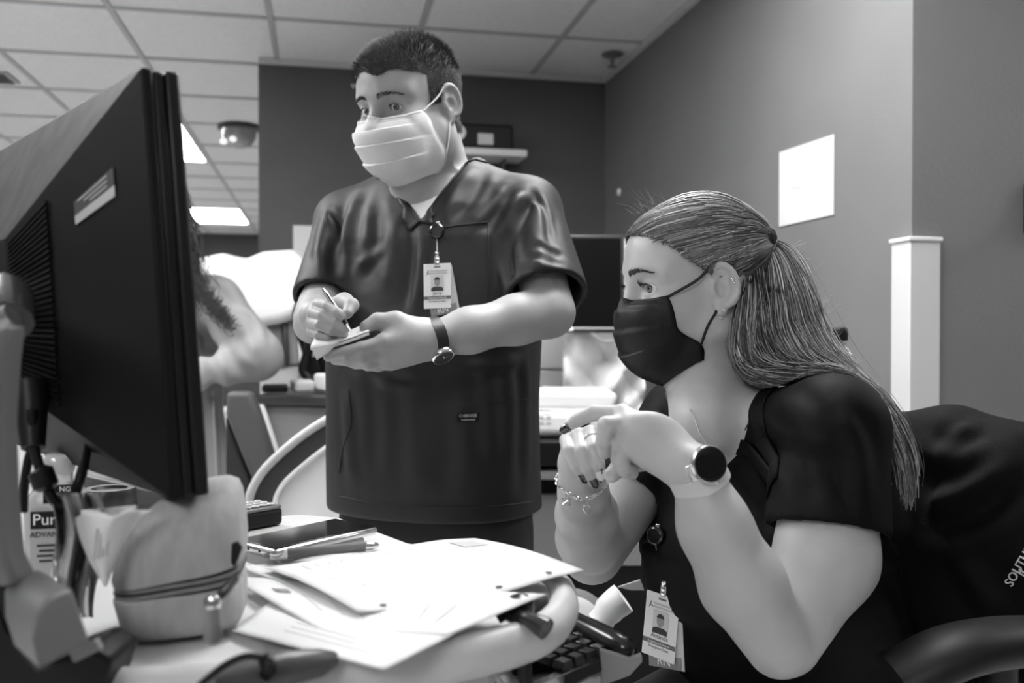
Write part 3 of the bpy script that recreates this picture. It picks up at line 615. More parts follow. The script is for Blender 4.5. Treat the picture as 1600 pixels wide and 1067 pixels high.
# papers
def bil(c, u, v): return (c[0]*(1-u)+c[1]*u)*(1-v)+(c[3]*(1-u)+c[2]*u)*v
def paper(name, corners, label, lift, nu=20, nv=20):
    cn = [np.array(c) for c in corners]
    o = MB().grid(lambda u, v: bil(cn, u, v)+UP*lift(u, v), nu, nv).build(name, m_paper, solid=.0006); tag(o, label, 'paper', 'papers on the cart'); return o, (lambda u, v: bil(cn, u, v)+UP*lift(u, v))
def lines(o, f, rows, u0, u1, m, h=.004, off=.0007):
    for v in rows:
        w = u0+(u1-u0)*random.uniform(.6, 1)
        MB().hexa([f(u0, v)+UP*off, f(w, v)+UP*off, f(w, v+h)+UP*off, f(u0, v+h)+UP*off], [f(u0, v)+UP*(off+.0002), f(w, v)+UP*(off+.0002), f(w, v+h)+UP*(off+.0002), f(u0, v+h)+UP*(off+.0002)]).build('print_line', m, o, smooth=False)
m_pl = mat('printed_lines', .50, .7); m_pl2 = mat('printed_heading', .25, .7)
# lowest wide sheet
o, f = paper('paper_sheet', [tz(360, 985, TZ+.002), tz(600, 1046, TZ+.017), tz(740, 975, TZ+.013), tz(480, 900, TZ+.003)], 'white sheet lowest and nearest on the cart, one corner over the rim', lambda u, v: 0)
MB().hexa([f(.3, .45)+UP*.0009, f(.42, .45)+UP*.0009, f(.42, .50)+UP*.0009, f(.3, .50)+UP*.0009], [f(.3, .45)+UP*.0012, f(.42, .45)+UP*.0012, f(.42, .50)+UP*.0012, f(.3, .50)+UP*.0012]).build('heading_block', m_pl2, o, smooth=False)
lines(o, f, [.15, .22, .29, .6, .67], .3, .85, m_pl)
o, f = paper('paper_sheet', [tz(355, 905, TZ+.004), tz(500, 990, TZ+.005), tz(700, 998, TZ+.012), tz(852, 934, TZ+.020)], 'white sheet in the middle of the pile with its right corner curled', lambda u, v: .003)
lines(o, f, [.2, .3, .4, .5, .6, .7, .8], .35, .8, m_pl)
MB().hexa([f(.25, .1)+UP*.0009, f(.32, .1)+UP*.0009, f(.32, .16)+UP*.0009, f(.25, .16)+UP*.0009], [f(.25, .1)+UP*.0012, f(.32, .1)+UP*.0012, f(.32, .16)+UP*.0012, f(.25, .16)+UP*.0012]).build('heading_block', m_pl2, o, smooth=False)
o, f = paper('paper_sheet', [tz(370, 890, TZ+.008), tz(520, 940, TZ+.008), tz(700, 935, TZ+.008), tz(560, 862, TZ+.008)], 'white sheet lying under the pen and the top sheet', lambda u, v: .002)
o, f = paper('paper_sheet', [tz(414, 888, TZ+.014), tz(561, 957, TZ+.016), tz(912, 884, TZ+.022), tz(742, 835, TZ+.020)], 'white printed top sheet with five punched holes along its edge', lambda u, v: -.012*math.sin(math.pi*v)*(u)*.8+.004*math.sin(math.pi*u)-.006*max(0, v-.82)*4)
lines(o, f, [.12+.055*k for k in range(12)], .1, .75, m_pl)
MB().hexa([f(.12, .80)+UP*.0009, f(.3, .80)+UP*.0009, f(.3, .92)+UP*.0009, f(.12, .92)+UP*.0009], [f(.12, .80)+UP*.0012, f(.3, .80)+UP*.0012, f(.3, .92)+UP*.0012, f(.12, .92)+UP*.0012]).build('heading_block', mat('heading_pale', .45, .7), o, smooth=False)
for v in (.12, .38, .50, .62, .86):
    MB().lathe([(.0032, 0), (.0032, .0003)], f(.94, v)+UP*.0010, n=12).build('punched_hole', mat('hole_dark', .1, .7), o, smooth=False)
# black pen-like marker and cable at the near edge
mk_ = thing('scanner_handle', 'dark grey scanner handle with cord lying along the near rim', 'scanner', tz(440, 1045))
MB().tube([tz(330, 1075, TZ+.012), tz(380, 1060, TZ+.013), tz(440, 1045, TZ+.013), tz(500, 1035, TZ+.012), tz(520, 1030, TZ+.010)], [.010, .013, .013, .010, .006], n=14).build('handle', mat('scanner_grey', .06, .4), mk_)
MB().tube(smooth_path([tz(310, 1072, TZ+.02), tz(350, 1040, TZ+.03), tz(385, 1025, TZ+.034), tz(412, 1030, TZ+.03), tz(420, 1045, TZ+.02), tz(408, 1058, TZ+.015)], 24), .0025, n=8).build('cord', m_blk, mk_)
MB().tube(smooth_path([tz(408, 1027, TZ+.031), tz(418, 1036, TZ+.027), tz(420, 1047, TZ+.020), tz(412, 1056, TZ+.016)], 12), [.0035, .0055]*6, n=10).build('strain_relief', m_blk, mk_)
# ------------------------------------------------------------------ keyboard on the pull-out tray
KZ = .862
def kz(px, py, z=KZ): q = on_z(px, py, z); return np.array((q.x, q.y, z))
k0 = kz(852, 985); k1 = kz(975, 1028)
kx = nrm(kz(985, 1020)-kz(800, 945)); ky = np.cross(UP, kx); ky = ky if np.dot(ky, FWD) > 0 else -ky   # kx: towards her along the row
trk = thing('keyboard_tray', 'pale pull-out keyboard tray with metal slide under the cart', 'tray', kz(900, 1050, KZ-.02))
Rk = np.stack([kx, ky, np.cross(kx, ky)], axis=1)
corner = kz(1000, 1010)
MB().prism([kz(805, 1090, KZ-.02), kz(986, 1040, KZ-.02), kz(1000, 1022, KZ-.02), kz(905, 965, KZ-.02), kz(740, 1010, KZ-.02)], (0, 0, -.010)).build('tray_board', m_lgrey, trk, bevel=.002)
MB().hexa([kz(800, 1080, KZ-.004), kz(936, 1018, KZ-.004), kz(936, 1027, KZ-.004), kz(800, 1090, KZ-.004)], [p_-UP*.018 for p_ in [kz(800, 1080, KZ-.004), kz(936, 1018, KZ-.004), kz(936, 1027, KZ-.004), kz(800, 1090, KZ-.004)]]).build('slide_rail', mat('rail_metal', .55, .25, metal=.8), trk, bevel=.001)
MB().prism([Wn(x, y, .93) for x, y in [(815, 1085), (938, 1030), (940, 1046), (815, 1105)]], -FWD*.003).build('slide_channel', m_blk, trk, bevel=0)
MB().prism([Wn(x, y, .95) for x, y in [(938, 1016), (985, 1030), (1003, 1024), (1004, 1034), (984, 1056), (940, 1072)]], FWD*.01).build('end_bracket', mat('bracket_pale', .2, .4), trk, bevel=.001)
kb = thing('computer_keyboard', 'black computer keyboard on the pull-out tray', 'keyboard', k0)
kc = kz(905, 1000)
MB().prism([kz(800, 1035, KZ), kz(928, 1015, KZ), kz(980, 1030, KZ), kz(1000, 1015, KZ), kz(880, 955, KZ), kz(780, 960, KZ)], (0, 0, -.016)).build('base', m_blk, kb, bevel=.004)
MB().tube(smooth_path([kz(875, 962, KZ+.006), kz(920, 985, KZ+.007), kz(965, 1008, KZ+.007), kz(990, 1020, KZ+.004)], 12), [.012, .013, .013, .013, .014, .014, .014, .014, .014, .013, .011, .006], n=14).build('wrist_rest', mat('rest_black', .012, .22), kb)
K00 = kz(832, 1012); KU = (kz(890, 1030)-K00)/3.2; KV = (kz(862, 988)-K00)/3.0
kme = None
ku = nrm(KU); kv = nrm(KV-ku*np.dot(KV, ku)); RK = np.stack([ku, kv, np.cross(ku, kv)], axis=1)
if RK[2, 2] < 0: RK[:, 2] *= -1
KM = Matrix([list(r) for r in RK]).to_4x4()
for i in range(-2, 4):
    for j in range(-1, 4):
        p_ = K00+ku*(.0195*i)+kv*(.0195*j)+UP*.003
        if kme is None:
            o = MB().hexa([(-.0085, -.0085, -.004), (.0085, -.0085, -.004), (.0085, .0085, -.004), (-.0085, .0085, -.004)], [(-.0065, -.0065, .004), (.0065, -.0065, .004), (.0065, .0065, .004), (-.0065, .0065, .004)]).build('key', mat('keycap_black', .03, .3, coat=.3), kb, bevel=.001); kme = o.data
        else:
            o = link('key', kme, None, kb); md = o.modifiers.new('bevel', 'BEVEL'); md.width = .001; md.segments = 2
        o.matrix_local = Matrix.Identity(4); o.location = Vector(p_)
        o.rotation_euler = KM.to_euler()
# ================================================================== smooth body modelling: blended shapes -> one continuous surface
class Prim:
    def __init__(s, fn, lo, hi, op='u', k=.01): s.fn = fn; s.lo = np.array(lo, float); s.hi = np.array(hi, float); s.op = op; s.k = k
def cap(a, b, ra, rb=None, op='u', k=.012):
    a = np.array(a, float); b = np.array(b, float); rb = ra if rb is None else rb; ba = b-a; L = max(ba @ ba, 1e-12); r = max(ra, rb)
    def fn(X, Y, Z):
        x = X-a[0]; y = Y-a[1]; z = Z-a[2]; t = np.clip((x*ba[0]+y*ba[1]+z*ba[2])/L, 0, 1)
        return np.sqrt((x-t*ba[0])**2+(y-t*ba[1])**2+(z-t*ba[2])**2)-(ra+(rb-ra)*t)
    return Prim(fn, np.minimum(a, b)-r, np.maximum(a, b)+r, op, k)
def chain(pts, rs, k=.006, k0=None):
    return [cap(pts[i], pts[i+1], rs[i], rs[i+1], 'u', (k0 if (i == 0 and k0) else k)) for i in range(len(pts)-1)]
def ell(c, r, R=None, op='u', k=.012):
    c = np.array(c, float); r = np.array(r, float); R = np.eye(3) if R is None else np.array(R, float)
    def fn(X, Y, Z):
        x = X-c[0]; y = Y-c[1]; z = Z-c[2]
        u = (x*R[0, 0]+y*R[1, 0]+z*R[2, 0]); v = (x*R[0, 1]+y*R[1, 1]+z*R[2, 1]); w = (x*R[0, 2]+y*R[1, 2]+z*R[2, 2])
        k0 = np.sqrt((u/r[0])**2+(v/r[1])**2+(w/r[2])**2); k1 = np.sqrt((u/r[0]**2)**2+(v/r[1]**2)**2+(w/r[2]**2)**2)+1e-9
        return k0*(k0-1)/k1
    e = np.abs(R) @ r
    return Prim(fn, c-e, c+e, op, k)
def loft(o, R, keys, op='u', k=.02, p=2.3):
    "stack of super-ellipses: keys (z, half width, half depth, cx, cy) along local z"
    o = np.array(o, float); R = np.array(R, float); K = np.array(keys, float); zs = K[:, 0]
    def fn(X, Y, Z):
        x = X-o[0]; y = Y-o[1]; z = Z-o[2]
        u = (x*R[0, 0]+y*R[1, 0]+z*R[2, 0]); v = (x*R[0, 1]+y*R[1, 1]+z*R[2, 1]); w = (x*R[0, 2]+y*R[1, 2]+z*R[2, 2])
        W_ = np.interp(w, zs, K[:, 1]); D_ = np.interp(w, zs, K[:, 2]); u = u-np.interp(w, zs, K[:, 3]); v = v-np.interp(w, zs, K[:, 4])
        q = (np.abs(u/W_)**p+np.abs(v/D_)**p)**(1/p)
        g = np.sqrt((u/W_**2)**2+(v/D_**2)**2)/np.maximum(np.sqrt((u/W_)**2+(v/D_)**2), 1e-6)+1e-6
        d = (q-1)/g*.9
        return np.maximum(d, np.maximum(zs[0]-w, w-zs[-1]))
    m = max(K[:, 1].max(), K[:, 2].max())+np.abs(K[:, 3:]).max()
    pts = [o+R @ np.array([a, b, c]) for a in (-m, m) for b in (-m, m) for c in (zs[0], zs[-1])]
    return Prim(fn, np.min(pts, axis=0), np.max(pts, axis=0), op, k)
def hull(planes, lo, hi, op='s', k=.004):
    "intersection of half spaces (n, c): inside where n.(p-c) < 0"
    pl = [(nrm(n), np.array(c, float)) for n, c in planes]
    def fn(X, Y, Z):
        d = None
        for n, c in pl:
            e = (X-c[0])*n[0]+(Y-c[1])*n[1]+(Z-c[2])*n[2]; d = e if d is None else np.maximum(d, e)
        return d
    return Prim(fn, lo, hi, op, k)
def warp(fn): return fn
def field(prims, lo, hi, h):
    lo = np.array(lo, float); hi = np.array(hi, float); n = np.ceil((hi-lo)/h).astype(int)+1
    ax = [(lo[i]+np.arange(n[i])*h).astype(np.float32) for i in range(3)]
    D = np.full(n, .5, np.float32)
    for p in prims:
        m = p.k*1.2+3*h+.004
        i0 = np.maximum(np.floor((p.lo-m-lo)/h).astype(int), 0); i1 = np.minimum(np.ceil((p.hi+m-lo)/h).astype(int)+1, n)
        if np.any(i1 <= i0): continue
        sl = tuple(slice(i0[i], i1[i]) for i in range(3))
        X = ax[0][sl[0]][:, None, None]; Y = ax[1][sl[1]][None, :, None]; Z = ax[2][sl[2]][None, None, :]
        d = p.fn(X, Y, Z).astype(np.float32); a = D[sl]; k = p.k
        if p.op == 'u': hh = np.maximum(k-np.abs(a-d), 0)/k; D[sl] = np.minimum(a, d)-hh*hh*k*.25
        elif p.op == 's': d = -d; hh = np.maximum(k-np.abs(a-d), 0)/k; D[sl] = np.maximum(a, d)+hh*hh*k*.25
        elif p.op == 'i': hh = np.maximum(k-np.abs(a-d), 0)/k; D[sl] = np.maximum(a, d)+hh*hh*k*.25
        elif p.op == 'd': D[sl] = a+d
    return D
def nets(D, lo, h):
    "surface nets"
    ins = D < 0; n = np.array(D.shape)
    c = np.zeros(n-1, np.uint8)
    for i in (0, 1):
        for j in (0, 1):
            for k in (0, 1): c += ins[i:n[0]-1+i, j:n[1]-1+j, k:n[2]-1+k]
    act = np.argwhere((c > 0) & (c < 8)); 
    if len(act) == 0: return np.zeros((0, 3)), np.zeros((0, 4), int)
    idx = np.full(n-1, -1, np.int32); idx[tuple(act.T)] = np.arange(len(act))
    cor = np.array([(i, j, k) for i in (0, 1) for j in (0, 1) for k in (0, 1)])
    vals = np.stack([D[act[:, 0]+a, act[:, 1]+b, act[:, 2]+e] for a, b, e in cor], axis=1)
    acc = np.zeros((len(act), 3)); cnt = np.zeros(len(act))
    for a in range(8):
        for b in range(a+1, 8):
            if np.abs(cor[a]-cor[b]).sum() != 1: continue
            va = vals[:, a]; vb = vals[:, b]; mk = (va < 0) != (vb < 0)
            t = np.where(mk, va/np.where(mk, va-vb, 1), 0)
            acc += np.where(mk[:, None], cor[a]+(cor[b]-cor[a])*t[:, None], 0); cnt += mk
    V = (act+acc/cnt[:, None])*h+np.array(lo, float)
    F = []
    for ax in range(3):
        o1, o2 = [(1, 2), (2, 0), (0, 1)][ax]
        s0 = [slice(None)]*3; s1 = [slice(None)]*3; s0[ax] = slice(0, -1); s1[ax] = slice(1, None)
        e = np.argwhere(ins[tuple(s0)] != ins[tuple(s1)])
        ok = (e[:, o1] > 0) & (e[:, o2] > 0) & (e[:, o1] < n[o1]-1) & (e[:, o2] < n[o2]-1); e = e[ok]
        flip = ins[tuple(e.T)]
        q = []
        for d1, d2 in ((0, 0), (1, 0), (1, 1), (0, 1)):
            g = e.copy(); g[:, o1] -= 1-d1; g[:, o2] -= 1-d2; q.append(idx[tuple(g.T)])
        q = np.stack(q, axis=1); q[~flip] = q[~flip][:, ::-1]; F.append(q)
    return V, np.concatenate(F)
def sculpt(prims, grids):
    "grids: [(lo, hi, h)], coarse first; finer boxes replace the coarse surface inside them"
    VV = []; FF = []; off = 0
    for gi, (lo, hi, h) in enumerate(grids):
        V, F = nets(field(prims, lo, hi, h), lo, h)
        for (l2, h2, hh) in grids[gi+1:]:
            ins = np.all((V > np.array(l2)+2.2*hh) & (V < np.array(h2)-2.2*hh), axis=1); F = F[~np.all(ins[F], axis=1)]
        VV.append(V); FF.append(F+off); off += len(V)
    V = np.concatenate(VV); F = np.concatenate(FF)
    used = np.zeros(len(V), bool); used[F.ravel()] = True; mp = np.cumsum(used)-1
    return V[used], mp[F]
def npmesh(name, V, F):
    me = bpy.data.meshes.new(name); me.vertices.add(len(V)); me.vertices.foreach_set('co', np.asarray(V, np.float32).ravel())
    me.loops.add(F.size); me.loops.foreach_set('vertex_index', F.astype(np.int32).ravel()); me.polygons.add(len(F))
    me.polygons.foreach_set('loop_start', np.arange(0, F.size, F.shape[1], dtype=np.int32)); me.polygons.foreach_set('loop_total', np.full(len(F), F.shape[1], np.int32))
    me.update(calc_edges=True); me.validate(); return me
def normals(V, F):
    a, b, c, d = (V[F[:, i]] for i in range(4)); fn = np.cross(c-a, d-b); N = np.zeros_like(V)
    for i in range(4): np.add.at(N, F[:, i], fn)
    return N/np.maximum(np.linalg.norm(N, axis=1, keepdims=True), 1e-12)
def bvh_of(V, F): return BVHTree.FromPolygons([tuple(p) for p in V], [tuple(f) for f in F.tolist()])
def smooth_mesh(V, F, it=2, lam=.5):
    for _ in range(it):
        S_ = np.zeros_like(V); n = np.zeros(len(V))
        for i in range(4):
            a = F[:, i]; b = F[:, (i+1) % 4]; np.add.at(S_, a, V[b]); np.add.at(S_, b, V[a]); np.add.at(n, a, 1); np.add.at(n, b, 1)
        V = V+lam*(S_/np.maximum(n, 1)[:, None]-V)
    return V
def seg_dist(V, path):
    d = np.full(len(V), 9.); tt = np.zeros(len(V)); m = len(path)-1
    for i in range(m):
        a = path[i]; ba = path[i+1]-a; t = np.clip(((V-a) @ ba)/max(ba @ ba, 1e-12), 0, 1); e = np.linalg.norm(V-a-t[:, None]*ba, axis=1)
        k = e < d; d[k] = e[k]; tt[k] = (i+t[k])/m
    return d, tt
def folds(V, F, bvh, specs):
    "cloth folds: (pixel polyline, height, width); positive = ridge, negative = groove; they fade at both ends"
    N = normals(V, F); D = np.zeros(len(V))
    for pts, amp, wid in specs:
        path = []
        for q in smooth_path([np.array(p, float) for p in pts], 10):
            h = ray(bvh, q[0], q[1])
            if h[0] is not None: path.append(np.array(h[0]))
        if len(path) < 2: continue
        lo = np.min(path, axis=0)-3*wid; hi = np.max(path, axis=0)+3*wid
        k = np.where(np.all((V > lo) & (V < hi), axis=1))[0]
        if len(k) == 0: continue
        d, t = seg_dist(V[k], path); fade = np.clip(np.minimum(t, 1-t)*5, 0, 1)*.8+.2
        e = d/wid
        D[k] += amp*fade*(np.exp(-e*e)-.35*np.exp(-(e-1.7)**2*1.5))
    return V+N*D[:, None]
def body(name, V, F, m, parent): 
    me = npmesh(name, V, F); o = link(name, me, m, parent, smooth=False)
    me.polygons.foreach_set('use_smooth', np.ones(len(me.polygons), bool)); return o
def strands(name, paths, r0, r1, m, parent, sides=3, nr=None):
    "paths: array (N, n, 3) -> thin tapered tubes joined into one mesh"
    P = np.asarray(paths, float); N, n, _ = P.shape
    T = np.gradient(P, axis=1); T /= np.maximum(np.linalg.norm(T, axis=2, keepdims=True), 1e-9)
    ref = np.where(np.abs(T[..., 2:3]) < .9, np.array([0, 0, 1.]), np.array([1., 0, 0])); U = np.cross(T, ref); U /= np.maximum(np.linalg.norm(U, axis=2, keepdims=True), 1e-9); B = np.cross(T, U)
    rad = np.linspace(r0, r1, n)[None, :, None]
    if nr is not None: rad = rad*np.asarray(nr)[:, None, None]
    rings = np.stack([P+rad*(U*math.cos(2*math.pi*k/sides)+B*math.sin(2*math.pi*k/sides)) for k in range(sides)], axis=2)
    V = rings.reshape(-1, 3); base = (np.arange(N)*n*sides)[:, None, None]+(np.arange(n-1)*sides)[None, :, None]
    k = np.arange(sides)[None, None, :]; k2 = (k+1) % sides
    F = np.stack([base+k, base+k2, base+sides+k2, base+sides+k], axis=-1).reshape(-1, 4)
    return body(name, V, F, m, parent)

def head_prims(c, R, s=1.0, fem=False):
    "head in its own frame: x to the person's right, y forward, z up, origin between the ears at eye level"
    c = np.array(c, float); R = np.array(R, float)
    L = lambda x, y, z: c+R @ (np.array([x, y, z])*s)
    E = lambda p, r, op='u', k=.02, RR=None: ell(L(*p), np.array(r)*s, R if RR is None else R @ RR, op, k*s)
    K = lambda a, b, ra, rb=None, op='u', k=.015: cap(L(*a), L(*b), ra*s, (ra if rb is None else rb)*s, op, k*s)
    P = [E((0, -.012, .034), (.077, .098, .084), k=.02), E((0, .028, -.02), (.065, .066, .080), k=.03)]
    P += [E((0, .045, .045), (.058, .050, .045), k=.03)]
    for q in (-1, 1):
        P += [K((q*.056, .002, -.055), (q*.022, .066, -.098), .024, .020, k=.03)]
        P += [E((q*.041, .060, -.036), (.026, .026, .024), k=.025)]
        P += [K((q*.012, .088, .022), (q*.05, .066, .020), .0095, .008, k=.018)]
    P += [E((0, .074, -.098), (.022, .022, .020), k=.02), E((0, .078, -.066), (.026, .022, .022), k=.02)]
    for q in (-1, 1): P += [E((q*.033, .101, -.002), (.019, .016, .0145), 's', .016)]
    P += [K((0, .090, .010), (0, .105 if fem else .112, -.034), .0075 if fem else .009, .0100 if fem else .0125, k=.014)]
    for q in (-1, 1): P += [E((q*.0115, .097 if fem else .103, -.038), (.0085, .012, .0085), k=.008)]
    P += [K((-.018, .096, -.064), (.018, .096, -.064), .005, .005, k=.006), K((-.016, .094, -.074), (.016, .094, -.074), .006, .006, k=.006)]
    for q in (-1, 1):   # eyelids around the eyeball
        e = np.array([q*.033, .0735, -.002])
        P += [E(e, (.0158, .0150, .0150), k=.005)]
        P += [E(e+np.array([q*(.003 if fem else .001), .0130, -.0004]), (.0155 if fem else .0140, .0115 if fem else .0105, .0052 if not fem else .0066), 's', .0025)]
        P += [E(e, (.0118, .0118, .0118), 's', .001)]
        # ear: bowl, rim, lobe
        RE = np.array(Matrix.Rotation(q*math.radians(20), 3, 'Z') @ Matrix.Rotation(math.radians(-10), 3, 'X'))
        ec = np.array([q*.079, .002 if fem else -.008, -.008])
        P += [E(ec+np.array([q*-.004, .004, 0]), (.010, .014, .022), k=.008, RR=RE), E(ec+np.array([q*.003, -.004, .004]), (.0062, .0175, .0275), k=.006, RR=RE)]
        ring = []
        for j in range(13):
            a = math.radians(40+j*18.75); ring.append(ec+RE @ np.array([q*.0065, -.003+.0175*math.cos(a), .004+.0265*math.sin(a)]))
        for j in range(12): P += [K(ring[j], ring[j+1], .0036, k=.003)]
        P += [E(ec+RE @ np.array([q*.0105, .001, -.001]), (.0085, .0085, .0125), 's', .003, RR=RE), E(ec+RE @ np.array([q*.0115, -.003, .016]), (.0065, .0105, .0085), 's', .003, RR=RE), E(ec+RE @ np.array([q*.0115, -.0145, .004]), (.0050, .0028, .0150), 's', .003, RR=RE)]
        P += [E(ec+RE @ np.array([q*.003, .006, -.025]), (.0048, .008, .010), k=.006, RR=RE)]
        P += [E(ec+RE @ np.array([q*.004, .012, -.001]), (.004, .004, .006), k=.004, RR=RE)]
    return P, L
def make_eyes(L, R, s, parent, gaze, iris=.06):
    m_e = mat('eye_white', .72, .12, coat=.5); m_i = mat('iris_%d' % int(iris*1000), iris, .15, coat=.8); m_p = mat('pupil_black', .002, .1, coat=.8)
    for q in (-1, 1):
        c = L(q*.033, .0735, -.002); r = .0128*s
        e = MB(); n = 20
        e.lathe([(r*math.sin(math.pi*k/14)+1e-6, -r*math.cos(math.pi*k/14)) for k in range(15)], c, n=n); o = e.build('eye', m_e, parent)
        g = nrm(R @ nrm(np.array(gaze))); Rg = frame(np.cross(g, [0, .1, 1.]), np.cross(g, np.cross(g, [0, .1, 1.])))
        if np.dot(Rg[:, 2], g) < 0: Rg = np.stack([Rg[:, 1], Rg[:, 0], -Rg[:, 2]], axis=1)
        MB().lathe([(.0060*s, r*.875), (.0056*s, r*.915), (.0030*s, r*.965), (.0001, r*.98)], c, Rg, n=18).build('iris', m_i, o)
        MB().lathe([(.0026*s, r*.972), (.0020*s, r*.995), (.0001, r*1.0)], c, Rg, n=14).build('pupil', m_p, o)
def mask_mesh(L, mid, edge, nu=41, nv=34, pleats=3, amp=.0035):
    "face mask sheet: mid profile (y, z) down the centre line, edge (x, y, z) down the side"
    mid = np.array(mid); edge = np.array(edge)
    def ip(a, v): x = np.linspace(0, 1, len(a)); return np.array([np.interp(v, x, a[:, i]) for i in range(a.shape[1])])
    ms = np.array(smooth_path(mid, 30)); es = np.array(smooth_path(edge, 30))
    def fn(u, v):
        w = 2*u-1; q = 1 if w >= 0 else -1; a = abs(w)
        m = ip(ms, v); e = ip(es, v)
        th = a*math.pi/2; x = e[0]*math.sin(th)**.95; y = e[1]+(m[0]-e[1])*math.cos(th)**.85; z = m[1]+(e[2]-m[1])*a**1.6
        if .2 < v < .86 and pleats:
            f = ((v-.2)/.66*pleats) % 1.0; y += amp*(1-f)*(1-a**6)
        return L(q*x, y, z)
    return MB().grid(fn, nu, nv), fn

def hug(pts, bvh, off):
    "keep points at least off outside a surface"
    out = []
    for p in pts:
        h = bvh.find_nearest(Vector(p))
        if h[0] is not None:
            n = np.array(h[1]); b = np.array(h[0]); d = float(np.dot(np.array(p)-b, n))
            if d < off and np.linalg.norm(np.array(p)-b) < .03: p = np.array(p)+n*(off-d)
        out.append(np.array(p))
    return out
def push_out(mb, bvh, off):
    mb.v = [tuple(p) for p in hug([np.array(v) for v in mb.v], bvh, off)]
def regrid(mb, nu, nv):
    G = np.array(mb.v).reshape(nv, nu, 3)
    def f(u, v):
        a = u*(nu-1); b = v*(nv-1); i = min(int(a), nu-2); j = min(int(b), nv-2); a -= i; b -= j
        return (G[j, i]*(1-a)+G[j, i+1]*a)*(1-b)+(G[j+1, i]*(1-a)+G[j+1, i+1]*a)*b
    return f
# ================================================================== the standing man
m_skin_m = mat('skin_man', .34, .5, var=.05, vscale=30, bump=.12, bscale=600, sss=.12)
m_scrub_m = mat('scrub_charcoal', .0105, .55, var=.12, vscale=9, bump=.25, bscale=900, spec=.4)
man = thing('person', 'standing man in dark scrub top and pale pleated mask, writing on a notepad', 'person', (0, 0, 0))
def MW(px, py, d): return Wn(px, py, 1.79-(1.66-d)*.8)
mc = MW(680, 600, 1.66); man.location = (mc[0], mc[1], 0)
ph_ = math.radians(20); mf = -math.cos(ph_)*FWD-math.sin(ph_)*RIGHT; mr = -(math.cos(ph_)*RIGHT-math.sin(ph_)*FWD)
RM = np.stack([mr, mf, UP], axis=1)      # x: his right, y: facing, z: up
mo = np.array([mc[0], mc[1], 0])
def MPt(x, y, z): return mo+RM @ np.array([x, y, z])
Ls = MW(825, 325, 1.58); Le = MW(858, 488, 1.40); Lw = MW(676, 529, 1.27)
Rs = MW(540, 345, 1.74); Re = MW(502, 482, 1.56); Rw = MW(490, 506, 1.33)
# head
hy = math.radians(33); hp = math.radians(15)
hf = -math.cos(hy)*FWD-math.sin(hy)*RIGHT; hr_ = nrm(np.cross(hf, UP)); hf2 = hf*math.cos(hp)-UP*math.sin(hp); hu = np.cross(hr_, hf2)
RHm = np.stack([hr_, hf2, hu], axis=1); hcm = Wn(641, 164, 1.70); HS = 1.02
HPm, LM = head_prims(hcm, RHm, HS)
P = list(HPm)
# wide jaw, neck
P += [cap(LM(0, -.030, -.045), MPt(0, -.03, 1.45), .062, .070, k=.03), cap(LM(.03, .0, -.08), LM(-.03, .0, -.08), .045, k=.03), cap(LM(0, .03, -.10), MPt(0, .03, 1.44), .045, .058, k=.03)]
# trunk under the clothes
P += [loft(mo, RM, [(.80, .165, .125, 0, 0), (1.0, .172, .135, 0, .005), (1.2, .187, .125, 0, 0), (1.38, .195, .108, 0, 0), (1.45, .155, .08, 0, 0), (1.49, .08, .06, 0, 0)], k=.03)]
for sgn, Sx in ((-1, Ls), (1, Rs)): P += [cap(MPt(0, -.01, 1.46), Sx, .055, .055, k=.03)]
def arm(S_, E_, W_, r=(.047, .042, .036, .040, .035, .028)):
    e2 = E_+(W_-E_)*.28
    return [cap(S_, E_, r[0], r[1], k=.02), cap(E_, e2, r[2], r[3], k=.025), cap(e2, E_+(W_-E_)*.7, r[3], r[4], k=.02), cap(E_+(W_-E_)*.7, W_, r[4], r[5], k=.02)]
P += arm(Ls, Le, Lw); P += arm(Rs, Re, Rw, (.045, .040, .036, .038, .034, .028))
# left hand: flat under the notepad, thumb on top
def hp_(l): return [MW(*q) for q in l]
LM_ = hp_([(600, 535, 1.205), (598, 549, 1.215), (604, 560, 1.225), (612, 566, 1.24)])    # knuckles index..little
for kn, rr_ in zip(LM_, (.0150, .0150, .0145, .013)): P += [cap(Lw+(kn-Lw)*.1, kn, .027, rr_, k=.012)]
P += [ell(MW(632, 535, 1.235), (.034, .020, .027), np.stack([RIGHT, FWD, UP], axis=1), k=.02)]
for pts, r in [([(600, 535, 1.205), (565, 544, 1.19), (538, 551, 1.185), (513, 557, 1.185)], (.0118, .0105, .0095, .0080)),
               ([(598, 550, 1.21), (566, 558, 1.195), (543, 562, 1.20), (524, 562, 1.215)], (.0118, .0105, .0096, .0082)),
               ([(604, 561, 1.225), (574, 567, 1.21), (556, 567, 1.22), (541, 564, 1.235)], (.0112, .0100, .0092, .0078)),
               ([(612, 566, 1.24), (590, 572, 1.235), (574, 571, 1.24), (564, 567, 1.25)], (.0100, .0088, .0082, .0070))]:
    P += chain(hp_(pts), r, k=.003, k0=.004)
P += chain(hp_([(652, 518, 1.255), (618, 503, 1.235), (590, 502, 1.225), (572, 511, 1.215)]), (.019, .0165, .0125, .0105), k=.006, k0=.02)
